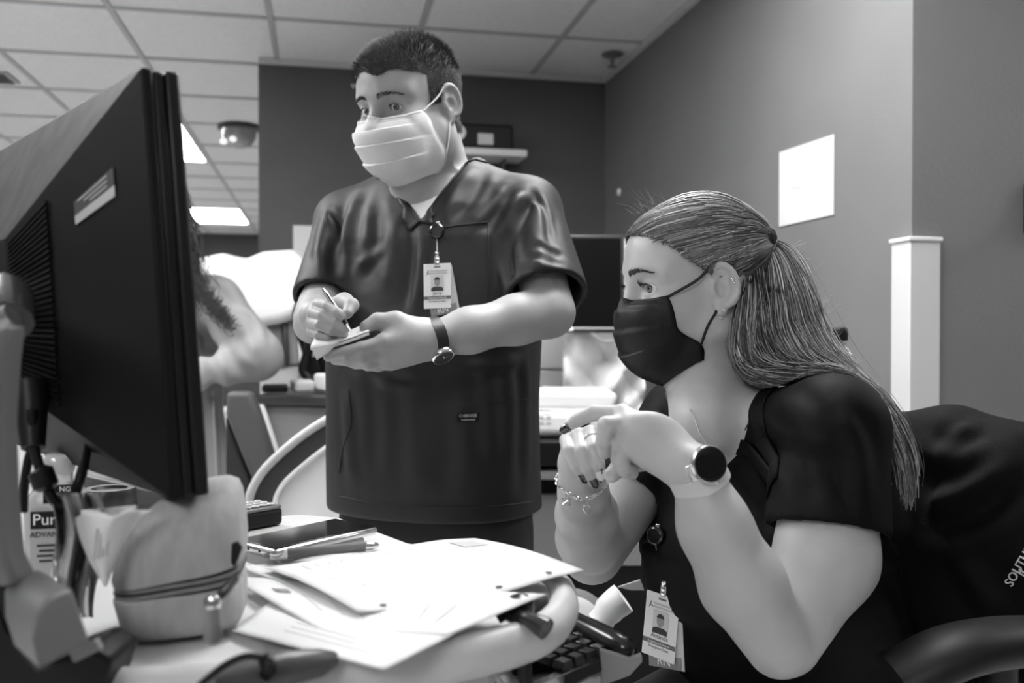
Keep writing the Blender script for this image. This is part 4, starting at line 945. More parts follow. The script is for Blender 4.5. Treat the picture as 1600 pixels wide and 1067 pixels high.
# right hand: closed round a pen
P += [cap(Rw, MW(493, 495, 1.28), .029, .027, k=.02)]
RK_ = hp_([(499, 476, 1.245), (490, 489, 1.24), (488, 504, 1.24), (489, 518, 1.245)])
for kn, rr_ in zip(RK_, (.0108, .0106, .0102, .0096)): P += [cap(MW(498, 500, 1.30), kn, .019, rr_, k=.004)]
for pts, r in [([(499, 476, 1.245), (512, 478, 1.205), (526, 488, 1.19), (535, 496, 1.188)], (.0100, .0083, .0077, .0066)),
               ([(490, 489, 1.24), (503, 493, 1.200), (524, 504, 1.188), (540, 514, 1.188)], (.0098, .0083, .0077, .0066)),
               ([(488, 504, 1.24), (499, 508, 1.200), (519, 517, 1.190), (538, 522, 1.195)], (.0095, .0080, .0074, .0063)),
               ([(489, 518, 1.245), (499, 523, 1.212), (513, 528, 1.203), (526, 530, 1.207)], (.0090, .0074, .0068, .0058))]:
    P += chain(hp_(pts), r, k=.002, k0=.0025)
P += chain(hp_([(512, 486, 1.285), (538, 472, 1.25), (549, 477, 1.215), (543, 489, 1.195)]), (.018, .0145, .0110, .0085), k=.005, k0=.012)
lo = np.array([mo[0]-.45, mo[1]-.62, .78]); hi = np.array([mo[0]+.45, mo[1]+.35, 1.84])
def bb(pts, m): A = np.array(pts); return A.min(axis=0)-m, A.max(axis=0)+m
hb = bb([LM(x, y, z) for x in (-.1, .1) for y in (-.12, .13) for z in (-.12, .14)], .004)
lb = bb([Lw]+LM_+hp_([(505, 560, 1.18), (572, 508, 1.2), (564, 572, 1.25)]), .022); rb_ = bb(RK_+hp_([(545, 470, 1.2), (540, 525, 1.18), (495, 500, 1.3)]), .022)
Vm, Fm = sculpt(P, [(lo, hi, .006), (hb[0], hb[1], .0019), (lb[0], lb[1], .0018), (rb_[0], rb_[1], .0018)])
skin_m = body('body', Vm, Fm, m_skin_m, man)
make_eyes(LM, RHm, HS, man, (-.25, 1, -.08), .03)
# scrub top
SP = [loft(mo, RM, [(.862, .208, .164, 0, .005), (.95, .206, .165, 0, .010), (1.06, .204, .166, 0, .012), (1.16, .208, .162, 0, .010), (1.27, .214, .150, 0, .004), (1.37, .214, .134, 0, .0), (1.43, .190, .112, 0, -.005), (1.475, .140, .092, 0, -.012), (1.500, .090, .078, 0, -.015), (1.53, .066, .066, 0, -.015)], k=.03)]
SP += [cap(MPt(.06, -.012, 1.475), Rs+UP*.0, .056, .054, k=.04), cap(MPt(-.06, -.012, 1.475), Ls-UP*.004, .056, .054, k=.04)]
def sleeve(S_, E_, t, r0, r1, ra):
    hm = S_+(E_-S_)*t; ax_ = nrm(E_-S_)
    ps = [cap(S_+UP*.0, S_+(E_-S_)*(t+.25), r0, r1, k=.035)]
    cut = [hull([(-ax_, hm)], hm-.16, hm+.16, 's', .002)]
    hol = [cap(hm-ax_*.05, hm+ax_*.1, ra, ra*1.05, 's', .004)]
    return ps, cut, hol
a1 = sleeve(Ls-UP*.006, Le, .86, .061, .078, .060); a2 = sleeve(Rs-UP*.004, Re, .92, .058, .060, .048)
# sleeves are cut before the trunk is blended so the cut never bites into the trunk
SL_ = a1[0]+a1[1]+a1[2]
vb = Wn(656, 346, 1.66); nl = Wn(748, 240, 1.76); nr_ = Wn(600, 262, 1.78)
def vcut(v, a, b, fdir, back, kk=.004):
    n1 = np.cross(a-v, fdir); n2 = np.cross(b-v, fdir); mid_ = (a+b)/2
    n1 = n1 if np.dot(n1, mid_-v) < 0 else -n1; n2 = n2 if np.dot(n2, mid_-v) < 0 else -n2
    lo_, hi_ = bb([v, a, b, a+UP*.15, b+UP*.15, v-fdir*.2, v+fdir*.1], .02)
    return hull([(n1, v), (n2, v), (-fdir, back)], lo_, hi_, 's', kk)
VC = [vcut(vb, nl, nr_, mf, MPt(0, -.05, 1.4))]
NC = [cap(MPt(0, -.03, 1.46), LM(0, -.025, -.06), .068, .074, 's', .006)]
slo = np.array([mo[0]-.40, mo[1]-.40, .84]); shi = np.array([mo[0]+.40, mo[1]+.30, 1.56])
Dt = field(SP+NC+VC, slo, shi, .0042); Da = field(a1[0]+a1[1], slo, shi, .0042); Db = field(a2[0]+a2[1], slo, shi, .0042)
def smin(a, b, k): h_ = np.maximum(k-np.abs(a-b), 0)/k; return np.minimum(a, b)-h_*h_*k*.25
Dt = smin(smin(Dt, Da, .03), Db, .03)
Dh = field([Prim(a1[2][0].fn, a1[2][0].lo, a1[2][0].hi, 'u', .004), Prim(a2[2][0].fn, a2[2][0].lo, a2[2][0].hi, 'u', .004)], slo, shi, .0042); Dt = np.maximum(Dt, -Dh)
Vs, Fs = nets(Dt, slo, .0042); Vs = smooth_mesh(Vs, Fs, 2)
bv = bvh_of(Vs, Fs)
Vs = folds(Vs, Fs, bv, [
    ([(740, 262), (712, 300), (690, 350)], .006, .012), ([(760, 270), (742, 305), (715, 340)], -.005, .010), ([(790, 290), (770, 320), (730, 360)], .006, .012),
    ([(820, 300), (800, 330), (785, 375)], .009, .014), ([(835, 305), (815, 345), (812, 400)], -.008, .012), ([(850, 320), (842, 370), (850, 430)], .006, .014), ([(800, 340), (793, 400), (797, 440)], -.010, .014),
    ([(825, 410), (850, 418), (880, 425)], .005, .008), ([(820, 430), (850, 436), (885, 440)], .004, .007), ([(830, 385), (860, 392), (880, 400)], -.004, .008),
    ([(560, 300), (545, 350), (540, 400)], .007, .016), ([(590, 310), (585, 380), (570, 440)], -.006, .014), ([(620, 330), (612, 400), (600, 460)], .006, .016), ([(535, 330), (522, 380), (520, 440)], -.010, .013),
    ([(640, 345), (640, 420), (628, 480)], -.005, .012), ([(660, 380), (655, 440), (650, 490)], .005, .012), ([(510, 330), (500, 370), (496, 410)], .006, .012),
    ([(560, 420), (580, 400), (600, 385)], .005, .012), ([(540, 600), (545, 680), (550, 760)], .005, .014), ([(575, 580), (585, 660), (580, 740)], -.004, .016), ([(640, 590), (650, 680), (645, 760)], .004, .018),
    ([(760, 560), (765, 640), (770, 720)], .004, .018), ([(810, 560), (815, 640), (812, 760)], -.006, .014), ([(690, 600), (700, 690), (690, 770)], -.004, .018), ([(540, 560), (600, 590), (660, 600)], -.005, .014), ([(720, 575), (780, 572), (820, 560)], .005, .012),
    ([(832, 296), (850, 330), (858, 380)], -.006, .006), ([(515, 330), (528, 350), (530, 390)], -.006, .006)])
V2 = smooth_mesh(Vs, Fs, 1); top_m = body('scrub_top', V2, Fs, m_scrub_m, man)
bvs = bvh_of(V2, Fs); bvm = bvh_of(Vm, Fm)
def collar(pa_, pb_, pc_, bvh, m, parent, wid=.020, inn=.004, n=34, lift=.0025):
    "flat neckband laid along the V opening pa -> pb -> pc"
    ctr = (pa_+pc_)/2; rows = []
    def side(A, B, first):
        out = []
        for t in np.linspace(0, 1, n):
            q = A*(1-t)+B*t; h = bvh.find_nearest(Vector(q)); b = np.array(h[0]); d = nrm(B-A); nn = np.array(h[1]); aw = nrm(np.cross(d, nn)); aw = aw if np.dot(aw, q-(ctr*.6+pb_*.4)) > 0 else -aw
            row = []
            for s_ in np.linspace(-inn, wid, 5):
                e = b+aw*s_; h2 = bvh.find_nearest(Vector(e)); n2 = np.array(h2[1]); row.append(np.array(h2[0])+n2*(lift if s_ < wid*.95 else lift*.4)+(aw*s_ if False else 0))
            out.append(row)
        return out
    for A, B in ((pa_, pb_), (pc_, pb_)):
        G_ = side(np.array(A), np.array(B), True)
        MB().add([p for r in G_ for p in r], [(i*5+j, i*5+j+1, i*5+j+6, i*5+j+5) for i in range(n-1) for j in range(4)]).build('collar_band', m, parent, solid=.0016)
collar(nl, vb, nr_, bvs, mat('scrub_collar', .008, .6), top_m, wid=.024)
# collar band, hem and seam lines follow the surface
def on(bvh, px, py, off=0.0):
    h = ray(bvh, px, py); return None if h[0] is None else np.array(h[0])+np.array(h[1])*off*(1 if np.dot(np.array(h[1]), np.array(h[0])-np.array([0, 0, CAMZ])) < 0 else -1)
def seam(name, bvh, pts, r, m, parent, off=.0006, n=20, flat=1.0):
    q = [on(bvh, x, y, off) for x, y in smooth_path([np.array(p, float) for p in pts], n)]; q = [p for p in q if p is not None]
    # drop jumps
    w = [q[0]]
    for p in q[1:]:
        if np.linalg.norm(p-w[-1]) < .05: w.append(p)
    return MB().tube(w, r, n=6).build(name, m, parent) if len(w) > 1 else None
m_seam = mat('scrub_seam', .009, .6)
for pts in ([(690, 356), (720, 352), (762, 347)], [(762, 349), (764, 400), (763, 470)], [(716, 632), (760, 632), (832, 622)], [(545, 610), (548, 660), (536, 700), (530, 740)], [(652, 318), (660, 345)], [(618, 290), (634, 318), (655, 332)], [(655, 332), (690, 305), (735, 262)], [(530, 775), (600, 788), (700, 792), (780, 790), (830, 784)]):
    seam('seam', bvs, pts, .0012, m_seam, top_m)
# white undershirt in the neck opening
uq = [MPt(-.055, .088, 1.43), MPt(.035, .09, 1.43), MPt(.02, .122, 1.35), MPt(-.022, .132, 1.315)]
UP_ = [loft(mo, RM, [(1.24, .17, .132, 0, 0), (1.35, .17, .124, 0, 0), (1.40, .155, .114, 0, 0), (1.435, .125, .102, 0, -.004), (1.452, .105, .094, 0, -.004)], k=.02)]
Vu, Fu = sculpt(UP_, [(np.array([mo[0]-.25, mo[1]-.25, 1.25]), np.array([mo[0]+.25, mo[1]+.25, 1.5]), .006)]); body('undershirt', Vu, Fu, mat('undershirt_white', .7, .8, bump=.2), man)
# trousers and shoes
m_tr = mat('trouser_black', .012, .7)
TP = [loft(mo, RM, [(.72, .185, .135, 0, 0), (.80, .183, .135, 0, 0), (.88, .18, .132, 0, 0)], k=.03)]
for q in (-1, 1):
    TP += [cap(MPt(q*.085, 0, .82), MPt(q*.10, .01, .47), .098, .075, k=.04), cap(MPt(q*.10, .01, .47), MPt(q*.11, -.02, .08), .078, .066, k=.04)]
Vt, Ft = sculpt(TP, [(np.array([mo[0]-.35, mo[1]-.3, .04]), np.array([mo[0]+.35, mo[1]+.3, .90]), .008)]); body('trousers', Vt, Ft, m_tr, man)
for q in (-1, 1):
    sh = [cap(MPt(q*.11, -.05, .05), MPt(q*.12, .14, .04), .046, .04, k=.03), hull([(UP, (0, 0, .0))], MPt(q*.11, 0, 0)-.25, MPt(q*.11, 0, 0)+.25, 's', .002)]
    a_, b_ = bb([MPt(q*.11, -.12, 0), MPt(q*.12, .2, .1)], .06); V_, F_ = sculpt(sh, [(a_, b_, .006)]); V_[:, 2] = np.maximum(V_[:, 2], .0); body('shoe', V_, F_, m_blk, man)
# mask
m_mask = mat('mask_pale', .66, .75, var=.03, vscale=40, bump=.2, bscale=500)
mid = [(.104, -.018), (.122, -.032), (.132, -.048), (.127, -.070), (.118, -.096), (.098, -.118), (.066, -.130)]
edge = [(.062, .056, -.016), (.067, .046, -.030), (.070, .038, -.046), (.069, .028, -.066), (.066, .016, -.084), (.058, .014, -.104), (.046, .020, -.118)]
mbm, fm_ = mask_mesh(LM, mid, edge, nv=61, amp=.0065)
push_out(mbm, bvm, .0035)
fm_ = regrid(mbm, 41, 61)
mk_m = mbm.build('face_mask', m_mask, man, solid=.0012)
MB().tube([fm_(u, .035)+RHm[:, 1]*.0012 for u in np.linspace(.02, .98, 30)], .0011, n=6).build('mask_hem', mat('mask_hem', .58, .7), mk_m)
MB().tube([fm_(u, .075)+RHm[:, 1]*.0010 for u in np.linspace(.02, .98, 30)], .0006, n=6).build('mask_hem', mat('mask_hem', .58, .7), mk_m)
for q, u in ((-1, 0.0), (1, 1.0)):
    top_, bot_ = fm_(u, .02), fm_(u, .70)
    MB().tube(hug(smooth_path([top_, LM(q*.080, .024, .004), LM(q*.084, .006, .020)], 12), bvm, .0016), .0016, n=6).build('ear_loop', m_mask, mk_m)
    MB().tube(hug(smooth_path([bot_, LM(q*.080, .008, -.052), LM(q*.083, -.002, -.036)], 12), bvm, .0016), .0016, n=6).build('ear_loop', m_mask, mk_m)
    MB().tube([fm_(u, v) for v in np.linspace(.0, .98, 16)], .0012, n=6).build('mask_edge', mat('mask_hem', .58, .7), mk_m)
# hair: cropped
def local(V, c, R, s): return ((V-c) @ R)/s
Vl = local(Vm, hcm, RHm, HS); Nm = normals(Vm, Fm)
def hairmask(l):
    x, y, z = np.abs(l[:, 0]), l[:, 1], l[:, 2]
    front = z > .057-.010*np.clip((x-.035)/.02, 0, 1)+.006*np.sin(l[:, 0]*90)
    temple = (y < .052-.55*(z-.03).clip(-.05, .05)) & (z > .012)
    side = (y < .034) & (z > -.006) & (x > .05)
    back = (y < -.028) & (z > -.060)
    inh = (np.linalg.norm(l*[1, 1, 1], axis=1) < .16) & (z > -.065)
    notear = ~((x > .0775) & (z < .028))
    return inh & notear & ((front & (z > .046)) | temple & (z > .045) | (side & (y < .036)) | back)
hm_ = hairmask(Vl)
m_hair_m = mat('hair_man', .06, .4, var=.6, vscale=120); m_hcap = mat('hair_man_base', .030, .8, var=.4, vscale=150)
fmk = np.all(hm_[Fm], axis=1); Fh = Fm[fmk]; us = np.unique(Fh); mp = np.full(len(Vm), -1); mp[us] = np.arange(len(us))
body('hair_cap', Vm[us]+Nm[us]*.0022, mp[Fh], m_hcap, man)
cand = us; pick = RNG.choice(cand, 13000); B0 = Vm[pick]; n0_ = Nm[pick]; l0 = Vl[pick]
dirl = np.stack([l0[:, 0]*2, .45+0*l0[:, 1], .30+0*l0[:, 2]], axis=1); dirl[l0[:, 2] < .05] = np.stack([0*l0[:, 0], -.2+0*l0[:, 1], -.5+0*l0[:, 2]], axis=1)[l0[:, 2] < .05]
dw = dirl @ RHm.T; ln = np.where(l0[:, 2] > .07, .013, np.where(l0[:, 2] > .04, .0095, .0075))*RNG.uniform(.6, 1.2, len(pick))
d1 = n0_+.55*dw+RNG.normal(0, .28, (len(pick), 3)); d1 /= np.linalg.norm(d1, axis=1, keepdims=True)
pth = np.stack([B0, B0+d1*(ln*.55)[:, None], B0+(d1+.25*dw)*(ln)[:, None]], axis=1)
strands('hair', pth, .00042, .00018, m_hair_m, man)
# eyebrows
def brows(L, bvh_c, R, s, m, parent, fem=False, n=150):
    for q in (-1, 1):
        ps = []
        for i in range(n):
            t = random.random(); x = .011+.040*t; z = (.0165+.0065*math.sin(min(1, t*1.15)*math.pi*.75)-.003*t) if fem else (.0165+.004*math.sin(t*math.pi)); z += random.uniform(-1, 1)*(.0032*(1-.7*t) if fem else .0034*(1-.5*t))
            o_ = L(q*x, .14, z); dr = -R[:, 1]; h = bvh_c.ray_cast(Vector(o_), Vector(dr))
            if h[0] is None: continue
            b = np.array(h[0]); dd = R @ np.array([q*(.6+.5*t), .15, .7*(1-t*1.3)]); dd = nrm(dd)*random.uniform(.004, .007)*s
            ps.append([b-R[:, 1]*.0005, b+dd*.5+R[:, 1]*.0009, b+dd+R[:, 1]*.0002])
        strands('eyebrow', ps, .00038, .00016, m, parent)
brows(LM, bvm, RHm, HS, mat('brow_man', .03, .6), man)
for q in (-1, 1):
    ps = []
    for i in range(26):
        a = -1+2*i/25; b = LM(q*.033+.0125*a, .0735+.0148*math.sqrt(max(0, 1-(a*.85)**2)), .0032*(1-a*a)-.001); ps.append([b, b+RHm[:, 1]*.003+RHm[:, 2]*.0006, b+RHm[:, 1]*.0045+RHm[:, 2]*.0022])
    strands('eyelashes', ps, .0003, .0001, mat('lash_black', .01, .6), man)
# scrub label
p_ = on(bvs, 731, 652, .0015); h_ = ray(bvs, 731, 652); n_ = np.array(h_[1]); n_ = n_ if np.dot(n_, FWD) < 0 else -n_
RLb = frame(np.cross(UP, n_), UP)
if RLb[:, 2] @ n_ < 0: RLb = frame(np.cross(n_, UP)*-1, UP)
MB().box(p_, (.020, .0075, .0005), RLb).build('brand_label', m_blk, top_m, smooth=False)
text('lettering', 'CHEROKEE', .0075, p_+n_*.0009+UP*.0005, RLb, mat('label_print', .55, .6), top_m, sx=.85)
text('lettering', 'WORKWEAR', .0042, p_+n_*.0009-UP*.0055, RLb, mat('label_print', .55, .6), top_m)
# ------------------------------------------------------------------ pen, notepad, watch, badge
pn = thing('writing_pen', 'silver clicker pen held in the man\'s right hand', 'pen', MW(548, 517, 1.178))
T0 = MW(549, 518, 1.176); T1 = MW(505, 452, 1.215); ax_ = T1-T0
MB().tube([T0, T0+ax_*.05, T0+ax_*.16], [.0006, .0018, .0032], n=12).build('tip', mat('pen_chrome', .75, .12, metal=1), pn)
MB().tube([T0+ax_*.16, T0+ax_*.32], [.0036, .0038], n=12).build('grip', m_blk, pn)
MB().tube([T0+ax_*.32, T0+ax_*.92], .0037, n=12).build('barrel', mat('pen_silver', .55, .25, metal=.6), pn)
MB().tube([T0+ax_*.92, T0+ax_*1.0], .0024, n=10).build('button', mat('pen_chrome', .75, .12, metal=1), pn)
o_ = -FWD*.0045+RIGHT*.002
MB().tube([T0+ax_*.58+o_, T0+ax_*.90+o_], .0013, n=8).build('clip', m_blk, pn)
npd = thing('notepad', 'small white folded notepad held in the man\'s left hand', 'notepad', MW(530, 545, 1.19))
NA, NB_, NC_, ND = MW(485, 541, 1.165), MW(577, 517, 1.190), MW(569, 507, 1.255), MW(492, 527, 1.235)
MB().grid(lambda u, v: bil([NA, NB_, NC_, ND], u, v)+UP*.004*math.sin(math.pi*u)*(-1), 14, 8).build('top_page', m_paper, npd, solid=.001)
MB().grid(lambda u, v: bil([NA, NB_, NC_, ND], u, v)+UP*(-.004*math.sin(math.pi*u)-.0042), 14, 8).build('back_pages', mat('paper_pages', .7, .7), npd, solid=.004)
MB().grid(lambda u, v: bil([NA, MW(530, 534, 1.172), MW(512, 552, 1.168), MW(495, 563, 1.16)], u, v)-FWD*.002*math.sin(math.pi*u), 8, 8).build('folded_page', m_paper, npd, solid=.0008)
# wristwatch on the left wrist
wc = Lw+(Le-Lw)*.01; wa = nrm(Le-Lw); RW = frame(np.cross(wa, UP), np.cross(wa, np.cross(wa, UP)))
wt = thing('wristwatch', 'dark-strapped analogue wristwatch on the man\'s left wrist', 'watch', wc)
ring = [wc+(RW[:, 0]*math.cos(a)*.0325+RW[:, 1]*math.sin(a)*.0325) for a in np.linspace(0, 2*math.pi, 40)]
def band(name, c, ax, R_, ra, rb2, half, m, parent, th=.0022):
    n = 40; vs = []
    for i in range(n):
        a = 2*math.pi*i/n; e = R_[:, 0]*math.cos(a)*ra+R_[:, 1]*math.sin(a)*rb2; u_ = nrm(e)
        vs += [c+e-ax*half, c+e+ax*half, c+e+u_*th+ax*half, c+e+u_*th-ax*half]
    fs = []
    for i in range(n):
        j = (i+1) % n
        for k in range(4): fs.append((i*4+k, i*4+(k+1) % 4, j*4+(k+1) % 4, j*4+k))
    return MB().add(vs, fs).build(name, m, parent)
band('strap', wc, wa, RW, .0325, .0325, .0095, mat('strap_leather', .018, .4), wt)
dn = nrm(-FWD*.62-UP*.78); dn = nrm(dn-wa*np.dot(dn, wa)); dc = wc+dn*.034; RD = frame(np.cross(UP, dn), np.cross(dn, np.cross(UP, dn)))
if np.dot(RD[:, 2], dn) < 0: RD = np.stack([RD[:, 1], RD[:, 0], -RD[:, 2]], axis=1)
MB().lathe([(.001, -.004), (.0175, -.004), (.0188, -.001), (.0188, .004), (.0175, .006), (.0165, .006)], dc, RD, n=28).build('watch_case', mat('watch_steel', .7, .2, metal=1), wt)
dl = MB().lathe([(.0160, .0062), (.001, .0066)], dc, RD, n=28).build('dial', mat('dial_dark', .006, .35), wt)
for ang, ln_ in ((.6, .011), (2.2, .008)):
    e = RD[:, 0]*math.cos(ang)+RD[:, 1]*math.sin(ang); MB().tube([dc+dn*.0070, dc+dn*.0070+e*ln_], .0006, n=6).build('hand', mat('watch_steel', .7, .2, metal=1), dl)
MB().tube([dc+RD[:, 0]*.018, dc+RD[:, 0]*.0225], .0022, n=8).build('crown', mat('watch_steel', .7, .2, metal=1), wt)
# id badge on reel
def badge(label, reelpx, cardpx, tilt, name_, facing=None, bv_=None, off=.006, scale=1.0, dep=None):
    rp_ = on(bv_, reelpx[0], reelpx[1], .005) if dep is None else Wn(reelpx[0], reelpx[1], dep)
    cp_ = on(bv_, cardpx[0], cardpx[1], off+.004) if dep is None else Wn(cardpx[0], cardpx[1], dep-.004)
    t = thing('id_badge', label, 'badge', cp_)
    n = nrm(facing); xr = nrm(np.cross(UP, n)); up_ = nrm(np.cross(n, xr)); xr2 = xr*math.cos(tilt)+up_*math.sin(tilt); up2 = np.cross(n, xr2)
    RB = np.stack([xr2, up2, n], axis=1)
    mcw = mat('badge_white', .78, .35); mgr = mat('badge_grey', .12, .5); mpr = mat('badge_print', .10, .5)
    MB().lathe([(.001, -.003), (.013, -.003), (.0145, 0), (.0135, .004), (.010, .006), (.0095, .0045), (.001, .0045)], rp_, RB, n=24).build('reel', mat('reel_black', .012, .18, coat=.6), t)
    MB().box(rp_+up2*.013+n*.003+xr2*.003, (.003, .004, .0012), RB).build('reel_clip', mat('bright_metal', .8, .18, metal=1), t, bevel=.0008)
    W2, H2 = .0265*scale, .0425*scale; top_ = cp_+up2*(H2+.004)
    MB().tube([rp_-up2*.013, top_+up2*.014], .0011, n=6).build('cord', mat('cord_grey', .2, .4), t)
    MB().lathe([(.001, .005), (.004, .004), (.0045, 0), (.003, -.005), (.001, -.006)], top_+up2*.012, R=np.stack([xr2, n, up2], axis=1), n=10).build('swivel', mat('bright_metal', .8, .18, metal=1), t)
    MB().box(top_+up2*.001+n*.001, (.0045, .0075, .0006), RB).build('strap', mat('strap_vinyl', .4, .2), t, bevel=.0004)
    for j in range(2): MB().lathe([(.001, .001), (.003, .0006), (.0032, 0)], top_+up2*(.004-.006*j)+n*.0018, RB, n=10).build('snap', mat('bright_metal', .8, .18, metal=1), t)
    RB2 = RB @ np.array(Matrix.Rotation(.17, 3, 'Z')); MB().box(cp_+xr2*.008-up2*.008-n*.003, (W2, H2*1.05, .0005), RB2).build('back_card', mat('badge_back', .55, .4), t, smooth=False)
    MB().box(cp_+xr2*.0105-up2*(.008+H2*.86)-n*.0022, (W2*.98, H2*.19, .0005), RB2).build('back_card_band', mat('badge_band', .22, .5), t, smooth=False)
    text('lettering', 'RN', .016*scale, cp_+xr2*.010-up2*(.013+H2*.86)-n*.0014, RB2, mcw, t)
    MB().box(cp_, (W2, H2, .0006), RB).build('card', mcw, t, bevel=.0004)
    q = lambda x, y, z=.0010: cp_+xr2*x*scale+up2*y*scale+n*z
    MB().box(q(0, .036), (.006*scale, .0012*scale, .0002), RB).build('slot', mgr, t, smooth=False)
    # little emblem and header lines
    MB().tube([q(-.020, .022), q(-.017, .0305), q(-.0185, .025), q(-.0145, .0235)], .0007, n=6).build('emblem', mpr, t)
    for j in range(2): MB().box(q(.003, .0285-.0045*j), (.0165*scale, .0011*scale, .0002), RB).build('header_line', mat('badge_faint', .5, .5), t, smooth=False)
    ph2 = MB().box(q(.0, .005), (.0125*scale, .0155*scale, .0002), RB).build('photo', mat('photo_pale', .6, .5), t, smooth=False)
    MB().prism([q(x, y, .0014) for x, y in [(-.0118, -.0100), (.0118, -.0100), (.0115, -.004), (.006, -.0015), (-.006, -.0015), (-.0115, -.004)]], n*.0002).build('photo_shoulders', mat('photo_dark', .02, .5), ph2, smooth=False)
    MB().prism([q(.0058*math.cos(a), .0075+.0085*math.sin(a), .0016) for a in np.linspace(0, 2*math.pi, 18)[:-1]], n*.0002).build('photo_face', mat('photo_grey', .28, .5), ph2, smooth=False)
    MB().prism([q(.0060*math.cos(a), .0105+.0062*math.sin(a), .0018) for a in np.linspace(.1, math.pi-.1, 10)], n*.0002).build('photo_hair', mat('photo_dark', .02, .5), ph2, smooth=False)
    text('lettering', name_, .0085*scale, q(0, -.0165), RB, mpr, t, sx=1.0)
    MB().box(q(0, -.0225), (W2*.99, .0030*scale, .0002), RB).build('title_band', mgr, t, smooth=False)
    text('lettering', 'Registered Nurse', .0050*scale, q(0, -.0241, .0014), RB, mcw, t, ext=.0001)
    text('lettering', 'Emergency Dept', .0048*scale, q(0, -.0305), RB, mpr, t, ext=.0001)
    return t, cp_, RB
n_b = nrm(-FWD*.97-RIGHT*.18+UP*.10)
badge('white photo badge on a reel clipped to the man\'s scrub top', (684, 363), (687, 450), math.radians(2), 'Jerry', n_b, bvs, .012, .92)
# ================================================================== the seated woman
m_skin_w = mat('skin_woman', .46, .46, var=.05, vscale=30, bump=.10, bscale=700, sss=.12)
m_scrub_w = mat('scrub_black', .0025, .65, var=.15, vscale=9, bump=.25, bscale=900, spec=.13)
wo_c = Wn(1225, 850, 1.24)
wom = thing('person', 'seated woman in black scrub top and black mask, hands clasped, long hair tied back', 'person', (wo_c[0], wo_c[1], 0))
# head
wy = math.radians(78); wp = math.radians(3)
wf = -math.cos(wy)*FWD-math.sin(wy)*RIGHT; wr = nrm(np.cross(wf, UP)); wf2 = wf*math.cos(wp)-UP*math.sin(wp); wu = np.cross(wr, wf2)
RHw = np.stack([wr, wf2, wu], axis=1); hcw = Wn(1090, 446, 1.27); WS = 1.0
HPw, LW = head_prims(hcw, RHw, WS, True)
P = list(HPw)
nb = Wn(1135, 640, 1.27)
P += [cap(LW(0, -.028, -.05), nb, .050, .056, k=.03), cap(LW(0, .012, -.085), Wn(1105, 660, 1.22), .036, .05, k=.03)]
# trunk frame
ty = math.radians(52); tf = -math.cos(ty)*FWD-math.sin(ty)*RIGHT; tr_ = nrm(np.cross(tf, UP)); lean = math.radians(20)
tu = UP*math.cos(lean)+tf*math.sin(lean)*.9; tu = nrm(tu); tf2 = nrm(np.cross(tu, tr_)); RT = np.stack([tr_, tf2, tu], axis=1)
if np.dot(RT[:, 1], tf) < 0: RT[:, 1] *= -1
to = Wn(1175, 690, 1.27)-tu*.42                         # bottom of the trunk
def TPt(x, y, z): return to+RT @ np.array([x, y, z])
wLs = Wn(1302, 672, 1.12); wLm = Wn(1290, 872, 1.075); wLe = Wn(1216, 1006, 1.02); wLw = Wn(1088, 738, .985)
wRs = Wn(1068, 655, 1.40); wRe = Wn(925, 865, 1.30); wRw = Wn(912, 772, 1.12)
P += [loft(to, RT, [(.0, .15, .10, 0, 0), (.2, .15, .10, 0, 0), (.34, .16, .10, 0, 0), (.42, .13, .075, 0, 0), (.46, .07, .05, 0, 0)], k=.03)]
for Sx in (wLs, wRs): P += [cap(nb-UP*.02, Sx, .042, .048, k=.03)]
def arm2(S_, E_, W_, r):
    e2 = E_+(W_-E_)*.3; e3 = E_+(W_-E_)*.7
    return [cap(S_, E_, r[0], r[1], k=.012), cap(E_, e2, r[2], r[3], k=.012), cap(e2, e3, r[3], r[4], k=.02), cap(e3, W_, r[4], r[5], k=.02)]
P += arm2(wRs, wRe, wRw, (.052, .042, .036, .042, .036, .027))
P += [cap(wLs, wLm, .056, .056, k=.02), cap(wLm, Wn(1226, 1000, 1.035), .056, .040, k=.02)]
P += [cap(wLe, Wn(1160, 912, 1.0), .037, .0455, k=.006), cap(Wn(1160, 912, 1.0), Wn(1116, 822, .988), .0455, .036, k=.012), cap(Wn(1116, 822, .988), wLw, .036, .0265, k=.02)]
def hw(l): return [Wn(*q) for q in l]
# left hand (watch): back of the hand to the camera, index stretched, others folded down
LK = hw([(974, 648, 1.02), (976, 662, 1.008), (978, 682, 1.003), (982, 699, 1.003)])
for kn, r_ in zip(LK, (.0125, .012, .0115, .0105)): P += [cap(wLw+(kn-wLw)*.06, kn, .0245, r_, k=.008)]
P += [ell(Wn(1030, 688, 1.0), (.036, .014, .026), np.stack([nrm(LK[1]-wLw), FWD, np.cross(nrm(LK[1]-wLw), FWD)], axis=1), k=.015)]
for pts, r in [([(974, 648, 1.02), (928, 645, 1.035), (902, 656, 1.04), (883, 669, 1.045)], (.0108, .0090, .0078, .0060)),
               ([(976, 662, 1.008), (947, 664, 1.000), (943, 690, 1.003), (945, 706, 1.012)], (.0105, .0094, .0088, .0078)),
               ([(978, 682, 1.003), (966, 692, 1.004), (966, 716, 1.015), (976, 728, 1.025)], (.0105, .0090, .0084, .0074)),
               ([(982, 699, 1.003), (970, 714, 1.000), (976, 734, 1.006), (988, 740, 1.015)], (.0098, .0082, .0076, .0066))]:
    P += chain(hw(pts), r, k=.0018, k0=.002)
P += chain(hw([(1040, 708, 1.02), (1000, 716, 1.035), (972, 726, 1.03), (956, 742, 1.025)]), (.018, .0135, .0108, .0088), k=.005, k0=.015)
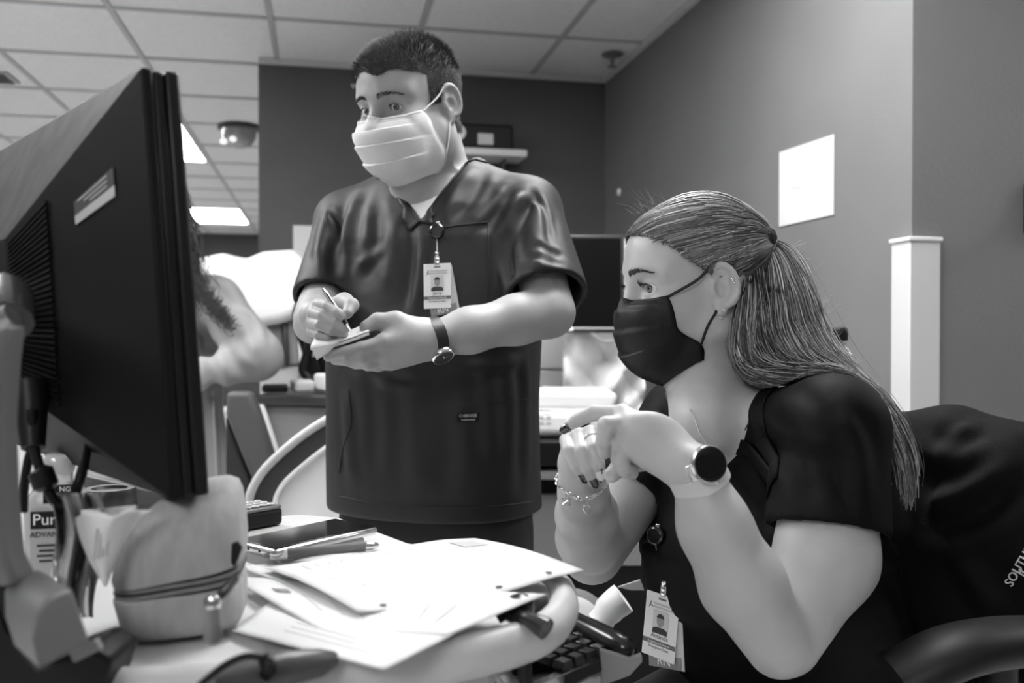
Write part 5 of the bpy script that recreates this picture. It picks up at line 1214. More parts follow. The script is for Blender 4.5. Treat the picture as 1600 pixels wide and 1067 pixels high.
# right hand: fingers hooked down over the other hand
P += [cap(wRw, Wn(905, 725, 1.10), .027, .026, k=.02)]
RKw = hw([(886, 688, 1.085), (904, 680, 1.08), (923, 676, 1.078), (940, 680, 1.08)])
for kn, r_ in zip(RKw, (.0090, .0092, .0092, .0085)): P += [cap(Wn(908, 735, 1.12), kn, .021, r_, k=.006)]
for pts, r in [([(886, 688, 1.085), (889, 704, 1.058), (901, 728, 1.052), (911, 746, 1.055)], (.0084, .0078, .0070, .0056)),
               ([(904, 680, 1.08), (909, 704, 1.050), (918, 732, 1.046), (927, 753, 1.05)], (.0084, .0078, .0072, .0056)),
               ([(923, 676, 1.078), (929, 700, 1.044), (935, 724, 1.041), (939, 742, 1.045)], (.0084, .0080, .0074, .0062))]:
    P += chain(hw(pts), r, k=.0018, k0=.002)
wlo = np.array([wo_c[0]-.45, wo_c[1]-.45, .60]); whi = np.array([wo_c[0]+.35, wo_c[1]+.45, 1.48])
whb = bb([LW(x, y, z) for x in (-.1, .1) for y in (-.12, .13) for z in (-.12, .14)], .004)
whh = bb(LK+RKw+hw([(880, 660, 1.05), (990, 760, .97), (915, 760, 1.12), (1060, 700, .99)])+[wLw], .02)
Vw, Fw = sculpt(P, [(wlo, whi, .006), (whb[0], whb[1], .0017), (whh[0], whh[1], .0016)])
skin_w = body('body', Vw, Fw, m_skin_w, wom); bvw = bvh_of(Vw, Fw); Nw = normals(Vw, Fw)
make_eyes(LW, RHw, WS, wom, (-.42, 1, -.05), .10)
# scrub top
SP = [loft(to, RT, [(-.06, .20, .155, 0, .01), (.05, .185, .145, 0, .015), (.16, .175, .140, 0, .022), (.24, .178, .148, 0, .030), (.31, .175, .138, 0, .022), (.37, .16, .110, 0, .0), (.415, .125, .085, 0, -.008), (.44, .085, .07, 0, -.012), (.465, .06, .055, 0, -.015)], k=.03)]
SP += [cap(nb-UP*.035-tf*.01, wLs+UP*.004, .050, .060, k=.04), cap(nb-UP*.035-tf*.01, wRs+UP*.004, .050, .056, k=.04)]
b1 = sleeve(wLs, wLm, .80, .064, .074, .061); b2 = sleeve(wRs, wRe, .58, .060, .066, .052)
# tilt the near sleeve's hem to the photographed line
vbw = Wn(1118, 745, 1.10); nlw = Wn(1192, 596, 1.20); nrw = Wn(1070, 604, 1.32)
vdir = -nrm(vbw-np.array([0, 0, CAMZ]))
VC = [vcut(vbw, nlw, nrw, vdir, nb-tf*.055, .004)]
NC = [cap(nb-UP*.03, LW(0, -.02, -.06), .058, .064, 's', .006)]
slo = np.array([wo_c[0]-.40, wo_c[1]-.42, .60]); shi = np.array([wo_c[0]+.36, wo_c[1]+.42, 1.26])
Dt = field(SP+NC+VC, slo, shi, .0042); Da = field(b1[0]+b1[1], slo, shi, .0042); Db = field(b2[0]+b2[1], slo, shi, .0042)
Dt = smin(smin(Dt, Da, .02), Db, .025)
Dh = field([Prim(q[2][0].fn, q[2][0].lo, q[2][0].hi, 'u', .004) for q in (b1, b2)], slo, shi, .0042); Dt = np.maximum(Dt, -Dh)
Vs, Fs = nets(Dt, slo, .0042); Vs = smooth_mesh(Vs, Fs, 2); bv = bvh_of(Vs, Fs)
Vs = folds(Vs, Fs, bv, [([(1210, 620), (1260, 660), (1290, 720)], .006, .014), ([(1180, 680), (1240, 720), (1280, 790)], -.006, .014), ([(1300, 640), (1340, 700), (1350, 780)], .006, .014), ([(1150, 720), (1180, 760), (1200, 800)], .006, .012),
    ([(1380, 860), (1420, 900), (1440, 960)], .007, .016), ([(1390, 900), (1410, 950), (1420, 1010)], -.006, .014), ([(1250, 700), (1300, 740), (1330, 810)], -.005, .012), ([(1020, 640), (1010, 690), (1012, 740)], .006, .012), ([(1040, 640), (1035, 700), (1040, 760)], -.005, .01), ([(1000, 820), (1010, 880), (1020, 940)], .005, .014)])
Vs = smooth_mesh(Vs, Fs, 1); top_w = body('scrub_top', Vs, Fs, m_scrub_w, wom); bvt = bvh_of(Vs, Fs)
m_seamw = mat('scrub_seam_black', .014, .5)
collar(nlw, vbw, nrw, bvt, m_scrub_w, top_w)

for pts in ([(1188, 605), (1160, 650), (1140, 690)], [(1200, 612), (1170, 662), (1148, 705)], [(1040, 614), (1052, 660), (1058, 700)], [(1195, 815), (1290, 822), (1384, 828)]):
    seam('seam', bvt, pts, .0011, m_seamw, top_w)
# legs (seated) and shoes
hip = to+tu*.02
TPp = []
for q in (-1, 1):
    kn_ = hip+tf*.36+tr_*q*.10-UP*.05; an_ = kn_-UP*.42-tf*.04
    TPp += [cap(hip+tr_*q*.085-UP*.02, kn_, .095, .068, k=.04), cap(kn_, an_, .066, .05, k=.03)]
TPp += [ell(hip-UP*.02-tf*.02, (.19, .15, .12), RT, k=.04)]
a_, b_ = bb([hip-.3, hip+.3, hip+tf*.5-UP*.55], .1); V_, F_ = sculpt(TPp, [(a_, b_, .009)]); body('trousers', V_, F_, m_tr, wom)
for q in (-1, 1):
    an_ = hip+tf*.32+tr_*q*.10-UP*.50; V_, F_ = sculpt([cap(an_-tf*.03, an_+tf*.14-UP*.01, .045, .038, k=.03)], [(an_-.25, an_+.25, .008)]); body('shoe', V_, F_, m_blk, wom)
# mask
m_maskb = mat('mask_black', .004, .45, bump=.3, bscale=900, spec=.3)
mid = [(.098, -.016), (.110, -.026), (.116, -.044), (.115, -.070), (.109, -.096), (.092, -.118), (.064, -.132)]
edge = [(.058, .066, -.016), (.062, .064, -.026), (.066, .062, -.040), (.066, .058, -.056), (.066, .046, -.066), (.062, .026, -.076), (.052, .022, -.098)]
mbm, fw_ = mask_mesh(LW, mid, edge, nv=40); push_out(mbm, bvw, .0035); fw_ = regrid(mbm, 41, 40)
mk_w = mbm.build('face_mask', m_maskb, wom, solid=.0012)
for v in (.05, .10): MB().tube([fw_(u, v)+RHw[:, 1]*.0012 for u in np.linspace(.02, .98, 30)], .0008, n=6).build('mask_hem', mat('mask_black_hem', .02, .4), mk_w)
for q, u in ((-1, 0.0), (1, 1.0)):
    MB().tube(hug(smooth_path([fw_(u, .03), LW(q*.080, .036, .004), LW(q*.082, .018, .020)], 14), bvw, .0014)+[LW(q*.076, .006, .026)], .0013, n=6, flat=1.5).build('ear_loop', mat('loop_black', .008, .6), mk_w)
    MB().tube(hug(smooth_path([fw_(u, .82), LW(q*.078, .022, -.054), LW(q*.081, .010, -.036)], 14), bvw, .0014)+[LW(q*.074, .002, -.028)], .0013, n=6, flat=1.5).build('ear_loop', mat('loop_black', .008, .6), mk_w)
brows(LW, bvw, RHw, WS, mat('brow_woman', .05, .6), wom, True, 240)
for q in (-1, 1):
    ps = []
    for i in range(24):
        a = -1+2*i/23; b = LW(q*.033+.0128*a, .0735+.0150*math.sqrt(max(0, 1-(a*.85)**2)), .0052*(1-a*a)-.0004)
        sp = RHw @ np.array([q*.25+a*.35, 1, 0]); ps.append([b-RHw[:, 1]*.001, b+sp*.005-RHw[:, 2]*.0006, b+sp*.0085+RHw[:, 2]*.0022, b+sp*.0100+RHw[:, 2]*.0055])
    strands('eyelashes', ps, .00028, .0001, mat('lash_black', .01, .6), wom)
# ------------------------------------------------------------------ hair
m_hair_w = bpy.data.materials.new('hair_woman'); m_hair_w.use_nodes = True; nt = m_hair_w.node_tree; b_ = nt.nodes['Principled BSDF']
at_ = nt.nodes.new('ShaderNodeAttribute'); at_.attribute_name = 'tone'; nt.links.new(at_.outputs['Color'], b_.inputs['Base Color']); b_.inputs['Roughness'].default_value = .42; b_.inputs['Specular IOR Level'].default_value = .6
def toned(o, tones, per):
    ca = o.data.color_attributes.new('tone', 'FLOAT_COLOR', 'POINT'); t = np.repeat(np.asarray(tones), per); ca.data.foreach_set('color', np.stack([t, t, t, np.ones_like(t)], axis=1).astype(np.float32).ravel())
Vlw = local(Vw, hcw, RHw, WS)
def hm_w(l):
    x, y, z = np.abs(l[:, 0]), l[:, 1], l[:, 2]
    hl = .066-.9*np.clip(.072-y, 0, .06)-.25*np.clip(x-.05, 0, .03)     # hairline drops towards the ears
    ear = ((y+.008)**2/.026**2+(z+.006)**2/.040**2 < 1) & (x > .066)
    return (z > hl) & (y < .088) & ~ear & (np.linalg.norm(l, axis=1) < .17) & ((y < .020) | (z > .012)) & (z > -.09) | ((y < -.035) & (z > -.10) & (np.linalg.norm(l, axis=1) < .17))
hmw = hm_w(Vlw); fmk = np.all(hmw[Fw], axis=1); Fh = Fw[fmk]; us = np.unique(Fh); mp = np.full(len(Vw), -1); mp[us] = np.arange(len(us))
lift = .0022
body('hair_cap', Vw[us]+Nw[us]*lift, mp[Fh], mat('hair_woman_base', .07, .6, var=.5, vscale=60), wom)
ER = np.array([.0835, .106, .0885]); EC = np.array([0, -.012, .034])
tie_l = (RHw.T @ (Wn(1196, 374, 1.25)-hcw))
def slp(A, Bq, t):
    om = np.arccos(np.clip(np.sum(A*Bq, axis=-1, keepdims=True), -1, 1)); so = np.sin(om)+1e-6
    return (np.sin((1-t)*om)*A+np.sin(t*om)*Bq)/so
# starts along the hairline, both sides, and over the crown
starts = []; offs = []; tones = []; wid = []
NS = 6000
for i in range(NS):
    sd = -1 if random.random() < .62 else 1     # more strands on the visible (left) side
    t = random.random()
    # hairline from the forehead centre round to behind the ear top
    hl = np.array(smooth_path([(0, .086, .070), (.030, .080, .067), (.055, .062, .055), (.067, .040, .036), (.074, .020, .022), (.078, -.004, .030), (.080, -.026, .022)], 40))
    p = np.array([np.interp(t, np.linspace(0, 1, 40), hl[:, k]) for k in range(3)]); p[0] *= sd
    if random.random() < .45:       # start further back on the crown
        p = p*(1-random.random()*.5)+np.array([0, -.01, .12])*random.random()*.5
    starts.append(p+np.array([random.gauss(0, .002) for _ in range(3)])); offs.append(random.random()); wid.append(random.uniform(.6, 1.5)*(1.6 if random.random() < .12 else 1))
    band_ = .5+.5*math.sin(t*31+sd)*math.sin(t*13+2)
    tones.append(.06+.42*band_*random.random()+(.35 if random.random() < .14 else 0))
A_ = (np.array(starts)-EC)/ER; A_ /= np.linalg.norm(A_, axis=1, keepdims=True)
Tq = (tie_l-EC)/ER; rt = np.linalg.norm(Tq); Tq = Tq/rt
n = 16; ts = np.linspace(0, 1, n); offs = np.array(offs)
pa = []
jit = RNG.normal(0, .02, (NS, 3)); tj = Tq[None, :]+RNG.normal(0, .035, (NS, 3)); tj /= np.linalg.norm(tj, axis=1, keepdims=True)
for t in ts:
    q = slp(A_, tj, np.full((NS, 1), t)); q += jit*math.sin(math.pi*t)
    rad = (1.0+.03*offs+.065*math.sin(math.pi*min(1, t*1.1))*(.4+.6*offs)*np.clip(A_[:, 2]+.25, 0, 1))*(1+(rt-1)*t**2)
    start_r = np.minimum(np.linalg.norm((np.array(starts)-EC)/ER, axis=1), 1.02); rad = rad*t**.5+start_r*(1-t**.5) if t < .25 else rad
    pa.append((q/np.linalg.norm(q, axis=1, keepdims=True)*rad[:, None])*ER+EC)
pa = np.stack(pa, axis=1); pw_ = hcw+pa @ RHw.T
flt = pw_.reshape(-1, 3)
for j in range(len(flt)):
    h = bvw.find_nearest(Vector(flt[j]), .02)
    if h[0] is not None:
        n_ = np.array(h[1]); d_ = float(np.dot(flt[j]-np.array(h[0]), n_)); mn = .0028+.004*offs[j//n]
        if d_ < mn: flt[j] = flt[j]+n_*(mn-d_)
pw_ = flt.reshape(pw_.shape)
o = strands('hair', pw_, .00066, .00050, m_hair_w, wom, nr=wid); toned(o, tones, n*3)
# ponytail and loose lengths: guides in photo pixels with distance
def gpath(g, n=30): return np.array(smooth_path([Wn(*q) for q in g], n))
G = [
 [(1198, 372, 1.265), (1235, 395, 1.262), (1265, 450, 1.25), (1285, 505, 1.235), (1305, 555, 1.215), (1340, 600, 1.19), (1390, 650, 1.17), (1425, 710, 1.165), (1428, 770, 1.17)],
 [(1198, 375, 1.255), (1225, 405, 1.245), (1248, 455, 1.225), (1262, 510, 1.205), (1285, 560, 1.185), (1330, 602, 1.165), (1385, 660, 1.145), (1420, 725, 1.14), (1420, 800, 1.145)],
 [(1197, 378, 1.245), (1212, 420, 1.225), (1222, 470, 1.205), (1228, 520, 1.19), (1255, 568, 1.172), (1310, 596, 1.158), (1372, 645, 1.135), (1412, 715, 1.13), (1422, 790, 1.135)],
 [(1196, 380, 1.255), (1200, 430, 1.23), (1196, 480, 1.21), (1205, 530, 1.195), (1228, 572, 1.18), (1285, 592, 1.165), (1355, 625, 1.145), (1405, 690, 1.14), (1415, 760, 1.145)],
 [(1190, 385, 1.26), (1182, 430, 1.225), (1172, 480, 1.205), (1160, 530, 1.195), (1180, 575, 1.185), (1235, 598, 1.17), (1310, 592, 1.155), (1375, 640, 1.14), (1410, 710, 1.14)],
 [(1184, 392, 1.238), (1180, 430, 1.215), (1186, 480, 1.20), (1186, 530, 1.19), (1206, 575, 1.18), (1262, 596, 1.165), (1330, 604, 1.15), (1388, 655, 1.14), (1414, 735, 1.14)],
 [(1165, 420, 1.225), (1160, 460, 1.212), (1152, 510, 1.20), (1158, 555, 1.195), (1185, 588, 1.185), (1240, 590, 1.17), (1300, 586, 1.16), (1360, 622, 1.145), (1400, 690, 1.14)]]
GP = np.array([gpath(g) for g in G]); NB = 4000; ng = len(G)
ps = []; tones = []; wid = []
for i in range(NB):
    u = random.random()**.9*(ng-1); k = min(int(u), ng-2); u -= k
    base_ = GP[k]*(1-u)+GP[k+1]*u
    tt = np.linspace(0, 1, 30)[:, None]; spread = .003+.020*np.sin(math.pi*np.clip(tt*.95, 0, 1))**.7
    e = np.array([random.gauss(0, .55) for _ in range(3)]); 
    off_ = (RIGHT*e[0]*.7+UP*e[2]*.5)*spread+FWD*(abs(e[1])*1.1-.25)*spread*1.5
    w_ = (np.sin(tt*9+k*1.7+e[0]*2)*RIGHT*.0045+np.sin(tt*12+e[1]*3)*UP*.003)*np.clip(tt*3, 0, 1)
    ln_ = random.uniform(.72, 1.0); idx_ = np.linspace(0, ln_*29, 30); pth_ = base_+off_+w_
    pth_ = np.stack([np.interp(idx_, np.arange(30), pth_[:, c]) for c in range(3)], axis=1); ps.append(pth_)
    bnd = (.5+.5*math.sin((k+u)*9.5+1.3))**1.6; tones.append(.04+.42*bnd*random.random()+(.38 if random.random() < .18 else 0)+.10*(k < 2)); wid.append(random.uniform(.6, 1.5))  # highlights and darker inner hair are put into the strand tones
# keep the hair outside the clothes and the neck
ps = np.array(ps)
fl = ps.reshape(-1, 3); idx = np.where(fl[:, 2] < 1.22)[0]
for j in idx:
    h = bvt.find_nearest(Vector(fl[j]), .06)
    if h[0] is not None:
        n_ = np.array(h[1]); d_ = float(np.dot(fl[j]-np.array(h[0]), n_)); 
        if d_ < .004: fl[j] = fl[j]+n_*(.004+random.random()*.006-d_)
ps = fl.reshape(ps.shape)
o = strands('ponytail', ps, .00078, .00038, m_hair_w, wom, nr=wid); toned(o, tones, 30*3)
# flyaways
fs_ = []
for i in range(70):
    t = random.random(); 
    if i < 30: b = LW(random.uniform(-.05, .02), random.uniform(.03, .085), random.uniform(.085, .115)); e = RHw @ np.array([random.gauss(0, .3), random.gauss(.6, .5), random.uniform(.3, 1)])
    else: k = random.randrange(ng); b = GP[0][random.randrange(3, 17)]+RIGHT*.004; e = RIGHT*random.uniform(.2, 1)+UP*random.gauss(.2, .6)
    L_ = random.uniform(.012, .035); e = nrm(e); c2_ = np.array([random.gauss(0, .4) for _ in range(3)])
    fs_.append([b+e*L_*q+c2_*L_*q*q*.6 for q in np.linspace(0, 1, 8)])
o = strands('flyaway_hair', fs_[:30], .00022, .00012, m_hair_w, wom); toned(o, [.3]*30, 8*3)
o = strands('flyaway_hair', fs_[30:], .00022, .00012, m_hair_w, wom); toned(o, [.3]*40, 8*3)
# wisps in front of the ear
fs_ = []
for i in range(14):
    r_ = random.random(); g = [(1108+20*r_, 400+8*random.random(), 1.185), (1112+14*r_, 430, 1.178), (1105+22*r_, 455+10*r_, 1.175), (1120+20*r_, 475+16*r_, 1.172)] if i < 0 else [(1150+10*r_, 440, 1.19), (1152+6*r_, 480, 1.185), (1140+18*r_, 530, 1.19), (1150+14*r_, 575, 1.19)]
    fs_.append(gpath(g, 12))
o = strands('wisps', fs_, .0002, .0001, m_hair_w, wom); toned(o, [.2]*14, 12*3)
# braided tie
tc_ = Wn(1200, 373, 1.234); MB().tube([tc_+UP*.013+RIGHT*.003, tc_+UP*.006, tc_-UP*.004-RIGHT*.002, tc_-UP*.013-RIGHT*.004], [.007, .0125, .0125, .007], n=12).build('hair_tie', mat('tie_black', .012, .7, bump=1.0, bscale=900), wom)
# jewellery worn
mbr = mat('bright_metal', .8, .18, metal=1)
def earpt(px, py, off=.0015): return on(bvw, px, py, off)
MB().lathe([(.0001, .0015), (.0017, .0010), (.0018, 0)], earpt(1131, 484), frame(RIGHT, UP), n=10).build('ear_stud', mbr, wom)
e0 = earpt(1121, 494, .002); MB().tube(smooth_path([e0, e0+RIGHT*.004-UP*.002-FWD*.003, e0+RIGHT*.007-UP*.004-FWD*.001], 8), .0009, n=8).build('ear_hoop', mbr, wom)
for q in ((1145, 435), (1147, 438), (1149, 442), (1155, 432)):
    e0 = earpt(*q); 
    if e0 is not None: MB().lathe([(.0001, .0012), (.0012, .0008), (.0013, 0)], e0, frame(RIGHT, UP), n=8).build('ear_stud', mbr, wom)
ck = [on(bvw, x, y, .0012) for x, y in smooth_path([(1080, 640), (1088, 660), (1096, 680), (1108, 696)], 14)]; ck = [q for q in ck if q is not None]
if len(ck) > 2: MB().tube(ck, .0007, n=6).build('necklace', mbr, wom)
# fingernails and ring
m_nail = mat('nail_dark', .03, .15, var=.8, vscale=500, coat=.8)
def nail(px, py, dx, dy, m, L_=.0062, Wd=.0046, par=wom):
    h = ray(bvw, px, py)
    if h[0] is None: return
    n_ = np.array(h[1]); n_ = n_ if np.dot(n_, FWD) < 0 else -n_; ax = nrm(RIGHT*dx-UP*dy); ax = nrm(ax-n_*np.dot(ax, n_)); R_ = np.stack([ax, np.cross(n_, ax), n_], axis=1)
    vs = []; 
    for i in range(7):
        for j in range(7):
            a = -1+i/3; b = -1+j/3; w_ = Wd*math.sqrt(max(.05, 1-.75*max(0, a)**2)); vs.append(np.array(h[0])+R_ @ np.array([a*L_, b*w_, .0012-.0016*b*b-.0006*a*a]))
    MB().add(vs, [(i*7+j, i*7+j+1, i*7+j+8, i*7+j+7) for i in range(6) for j in range(6)]).build('fingernail', m, par, solid=.0008)
nail(882, 671, -.8, .6, m_nail); nail(912, 748, .4, .9, m_nail); nail(929, 756, .4, .9, m_nail, .006); nail(939, 744, .2, 1, mat('nail_white', .6, .2, coat=.6), .0062, .0056); nail(940, 738, 1, 0, m_nail, .0010, .0060); nail(939, 748, 1, 0, m_nail, .0010, .0060)
rg = Wn(925, 672, 1.045); rgx = nrm(Wn(928, 700, 1.033)-Wn(922, 680, 1.06)); RRg = frame(np.cross(rgx, UP), np.cross(rgx, np.cross(rgx, UP)))
MB().tube([Wn(925, 688, 1.062)+(RRg[:, 0]*math.cos(a)+RRg[:, 1]*math.sin(a))*.0092 for a in np.linspace(0, 2*math.pi, 28)], .0010, n=8, caps=False).build('finger_ring', mbr, wom)
# ------------------------------------------------------------------ smartwatch, bracelet, badge
wa = nrm(wLe-wLw); wcw = wLw+(wLe-wLw)*.03
sw = thing('smartwatch', 'round black smartwatch with pale strap on the woman\'s left wrist', 'watch', wcw)
RW2 = frame(np.cross(wa, FWD), np.cross(wa, np.cross(wa, FWD)))
band('strap', wcw, wa, RW2, .0295, .0295, .0095, mat('strap_pale', .60, .5), sw, .0024)
dn = nrm(-FWD*.94+RIGHT*.30+UP*.12); dc = Wn(1106, 725, .952)
RD = frame(np.cross(UP, dn), np.cross(dn, np.cross(UP, dn)))
if np.dot(RD[:, 2], dn) < 0: RD = np.stack([RD[:, 1], RD[:, 0], -RD[:, 2]], axis=1)
MB().lathe([(.001, -.005), (.0180, -.005), (.0196, -.002), (.0200, .003), (.0192, .0055), (.0182, .0058)], dc, RD, n=36).build('watch_case', mat('watch_silver', .7, .25, metal=.9), sw)
MB().lathe([(.0186, .0050), (.0180, .0064), (.0150, .0072), (.001, .0074)], dc, RD, n=36).build('watch_face', mat('watch_glass', .003, .08), sw)
for q in (-1, 1):
    e = nrm(np.cross(wa, dn))*q; MB().hexa(*[[dc+e*.0165+wa*(.0100*s1)+dn*z for s1, z in ((-1, -.002), (1, -.002), (1, .002), (-1, .002))], [dc+e*.0225+wa*(.0092*s1)-dn*.006+dn*z for s1, z in ((-1, -.001), (1, -.001), (1, .001), (-1, .001))]]).build('lug', mat('watch_silver', .7, .25, metal=.9), sw, bevel=.001)
e = wa; MB().tube([dc+e*.0195+dn*.001, dc+e*.0225+dn*.001], .0022, n=8).build('side_button', mat('watch_silver', .7, .25, metal=.9), sw)
br = thing('charm_bracelet', 'silver chain bracelet with small charms on the woman\'s right wrist', 'bracelet', wRw)
bc = Wn(913, 776, 1.125); ba_ = nrm(wRe-wRw); RBr = frame(np.cross(ba_, FWD), np.cross(ba_, np.cross(ba_, FWD)))
bpts = [np.array(q) for q in smooth_path([Wn(951, 752, 1.095), Wn(938, 768, 1.083), Wn(918, 779, 1.078), Wn(898, 776, 1.082), Wn(886, 760, 1.10), Wn(880, 738, 1.125)], 40)]
bpts = hug(bpts, bvw, .0022)
for i in range(0, 39, 1):
    c_ = (bpts[i]+bpts[i+1])/2; dr = nrm(bpts[i+1]-bpts[i]); sd = nrm(np.cross(dr, FWD)) if i % 2 else FWD; L_ = np.linalg.norm(bpts[i+1]-bpts[i])*.75
    MB().tube([c_+dr*math.cos(a)*L_+sd*math.sin(a)*.0019 for a in np.linspace(0, 2*math.pi, 11)], .00055, n=5, caps=False).build('chain_link', mbr, br)
c_ = bpts[16]-UP*.012-FWD*.002; MB().tube([c_+RIGHT*x*.0042+UP*y*.0042 for x, y in [(0, 1.3), (.8, .9), (1, .2), (.6, -.6), (0, -1.3), (-.6, -.6), (-1, .2), (-.8, .9), (0, 1.3)]], .0008, n=6).build('heart_charm', mbr, br); MB().tube([c_+UP*.0055, c_+UP*.011], .0006, n=5).build('charm_link', mbr, br)
c_ = bpts[29]-UP*.012-FWD*.002; MB().tube([c_+RIGHT*x+UP*y for x, y in [(-.005, .004), (.005, .004), (.005, -.004), (-.005, -.004), (-.005, .004), (.005, -.004), (.005, .004), (-.005, -.004)]], .0007, n=6).build('square_charm', mbr, br); MB().tube([c_+UP*.006, c_+UP*.012], .0006, n=5).build('charm_link', mbr, br)
n_b2 = nrm(-FWD*.70-RIGHT*.70+UP*.05)
badge('white photo badge on a reel hanging from the woman\'s scrub top', (1030, 838), (1046, 968), math.radians(-4), 'Amanda', n_b2, bvt, .012, 1.02)
# ------------------------------------------------------------------ chair with jacket
ch = thing('office_chair', 'black office chair with padded back and armrest behind the woman', 'chair', (wo_c[0]+.05, wo_c[1]+.05, 0))
m_chair = mat('chair_fabric', .004, .7, bump=.3, bscale=500, spec=.2)
cb_ = Wn(1500, 830, 1.22)
def chb(u, v): 
    x = 1395+u*330; y = 645+v*380+70*max(0, u-.45)**1.5; return Wn(x, y, 1.36-.10*u+.06*math.sin(math.pi*u)+.05*v)
seatp = hip-UP*.13
MB().box(seatp-UP*.03-tf*.02, (.24, .23, .035), np.stack([tr_, tf, UP], axis=1)).build('seat', m_chair, ch, bevel=.03, seg=4)
bkc = hip-tf*.22+UP*.10; MB().box(bkc, (.21, .022, .27), np.stack([tr_, tf, UP], axis=1)).build('backrest', m_chair, ch, bevel=.02, seg=4)
MB().tube([seatp-UP*.05, np.array([seatp[0], seatp[1], .09])], .03, n=14).build('column', m_dgrey, ch)
for k in range(5):
    a = 2*math.pi*k/5+.3; e = np.array([seatp[0]+.28*math.cos(a), seatp[1]+.28*math.sin(a), .07]); lg = MB().tube([(seatp[0], seatp[1], .09), e], .02, n=8).build('base_leg', m_blk, ch)
    MB().lathe([(.001, -.012), (.028, -.012), (.03, 0), (.028, .012), (.001, .012)], e-UP*.04, frame((0, 0, 1), (math.cos(a), math.sin(a), 0)), n=14).build('caster', m_blk, lg)
MB().tube(smooth_path([Wn(1400, 1062, 1.0), Wn(1480, 1022, 1.0), Wn(1560, 1004, 1.02), Wn(1640, 1000, 1.05)], 12), .045, n=14, flat=.6).build('armrest', mat('armrest_black', .008, .5, spec=.3), ch)
MB().tube([Wn(1560, 1030, 1.03), Wn(1560, 1200, 1.08)], .02, n=10).build('armrest_post', m_blk, ch)
# jacket draped over the back
jk = thing('draped_jacket', 'black embroidered jacket draped over the chair behind the woman', 'jacket', Wn(1520, 900, 1.2))
m_jk = mat('jacket_black', .0028, .75, var=.2, vscale=12, bump=.3, bscale=600, spec=.12)
JP = [cap(Wn(1405, 692, 1.33), Wn(1490, 700, 1.27), .045, .050, k=.04), cap(Wn(1490, 700, 1.27), Wn(1585, 738, 1.20), .050, .056, k=.04), cap(Wn(1585, 738, 1.20), Wn(1680, 820, 1.16), .056, .06, k=.04),
      cap(Wn(1430, 790, 1.36), Wn(1500, 1000, 1.34), .08, .10, k=.05), cap(Wn(1540, 830, 1.25), Wn(1560, 960, 1.22), .11, .10, k=.06), cap(Wn(1640, 870, 1.20), Wn(1640, 1000, 1.18), .11, .10, k=.06)]
a_, b_ = bb([Wn(1380, 640, 1.36), Wn(1760, 1060, 1.1), Wn(1760, 640, 1.2), Wn(1400, 1060, 1.4)], .14); Vj, Fj = sculpt(JP, [(a_, b_, .006)]); bj = bvh_of(Vj, Fj)
Vj = folds(Vj, Fj, bj, [([(1430, 690), (1480, 720), (1560, 700)], .008, .016), ([(1440, 790), (1500, 770), (1590, 720)], .009, .016), ([(1450, 830), (1520, 810), (1590, 760)], -.008, .016), ([(1470, 700), (1450, 760), (1440, 820)], -.006, .014), ([(1520, 660), (1490, 690), (1460, 730)], .006, .012), ([(1500, 870), (1530, 920), (1560, 960)], .006, .016)])
body('cloth', Vj, Fj, m_jk, jk); bj = bvh_of(Vj, Fj)
h = ray(bj, 1578, 880); c_ = Wn(1578, 880, 1.1) if h[0] is None else np.array(h[0]); n_ = -FWD if h[0] is None else np.array(h[1]); n_ = n_ if np.dot(n_, FWD) < 0 else -n_
xd = nrm(RIGHT*.54+UP*.84); xd = nrm(xd-n_*np.dot(xd, n_)); RJ = np.stack([xd, np.cross(n_, xd), n_], axis=1)
def jtext(s_, px, py, size):
    h = ray(bj, px, py); p0_ = np.array(h[0]) if h[0] is not None else c_
    text('lettering', s_, size, p0_+RJ[:, 2]*.003, RJ, mat('thread_white', .75, .6), jk, align='LEFT', ext=.0015)
jtext('SOUTHERN', 1582, 917, .0140); jtext('IL', 1602, 902, .0140)
# ================================================================== gowned person in the background, mostly behind the monitor
gd = 2.9; gc = Wn(250, 700, gd)
gp = thing('person', 'person in a pale grey isolation gown with long dark curly hair, seen from behind', 'person', (gc[0], gc[1], 0))
m_gown = mat('gown_pale', .27, .75, var=.08, vscale=12, bump=.25, bscale=300); go = np.array([gc[0], gc[1], 0])
gf = nrm(FWD*.7-RIGHT*.7); gr = nrm(np.cross(gf, UP)); RG = np.stack([gr, gf, UP], axis=1)
def GPt(x, y, z): return go+RG @ np.array([x, y, z])
gS = Wn(338, 470, 2.86); gE = Wn(402, 556, 2.80); gW = Wn(305, 588, 2.72)
gS2 = GPt(-.19, 0, 1.33)
hg = GPt(0, .03, 1.56); RHg = RG
HPg, LG = head_prims(hg, RHg, .98, True)
Pb = HPg+[cap(LG(0, -.03, -.05), GPt(0, 0, 1.36), .05, .055, k=.03), cap(GPt(0, 0, 1.34), gS, .05, .05, k=.03), cap(gS, gE, .045, .04, k=.02), cap(gE, gW, .04, .028, k=.02), ell(gW+(gW-gE)*.18, (.04, .03, .045), RG, k=.015)]
for q in (-1, 1): Pb += [cap(GPt(q*.09, 0, .75), GPt(q*.09, 0, .12), .07, .045, k=.03)]
Pb += [loft(go, RG, [(.7, .15, .10, 0, 0), (1.1, .14, .10, 0, 0), (1.3, .16, .09, 0, 0), (1.38, .08, .06, 0, 0)], k=.03)]
Vg, Fg = sculpt(Pb, [(go+np.array([-.45, -.45, .08]), go+np.array([.45, .45, 1.72]), .008)]); body('body', Vg, Fg, mat('skin_woman', .5), gp)
GP_ = [loft(go, RG, [(.48, .23, .18, 0, 0), (.7, .215, .165, 0, 0), (.95, .195, .15, 0, 0), (1.15, .19, .14, 0, 0), (1.28, .19, .125, 0, 0), (1.35, .15, .10, 0, -.01), (1.40, .08, .07, 0, -.01)], k=.03)]
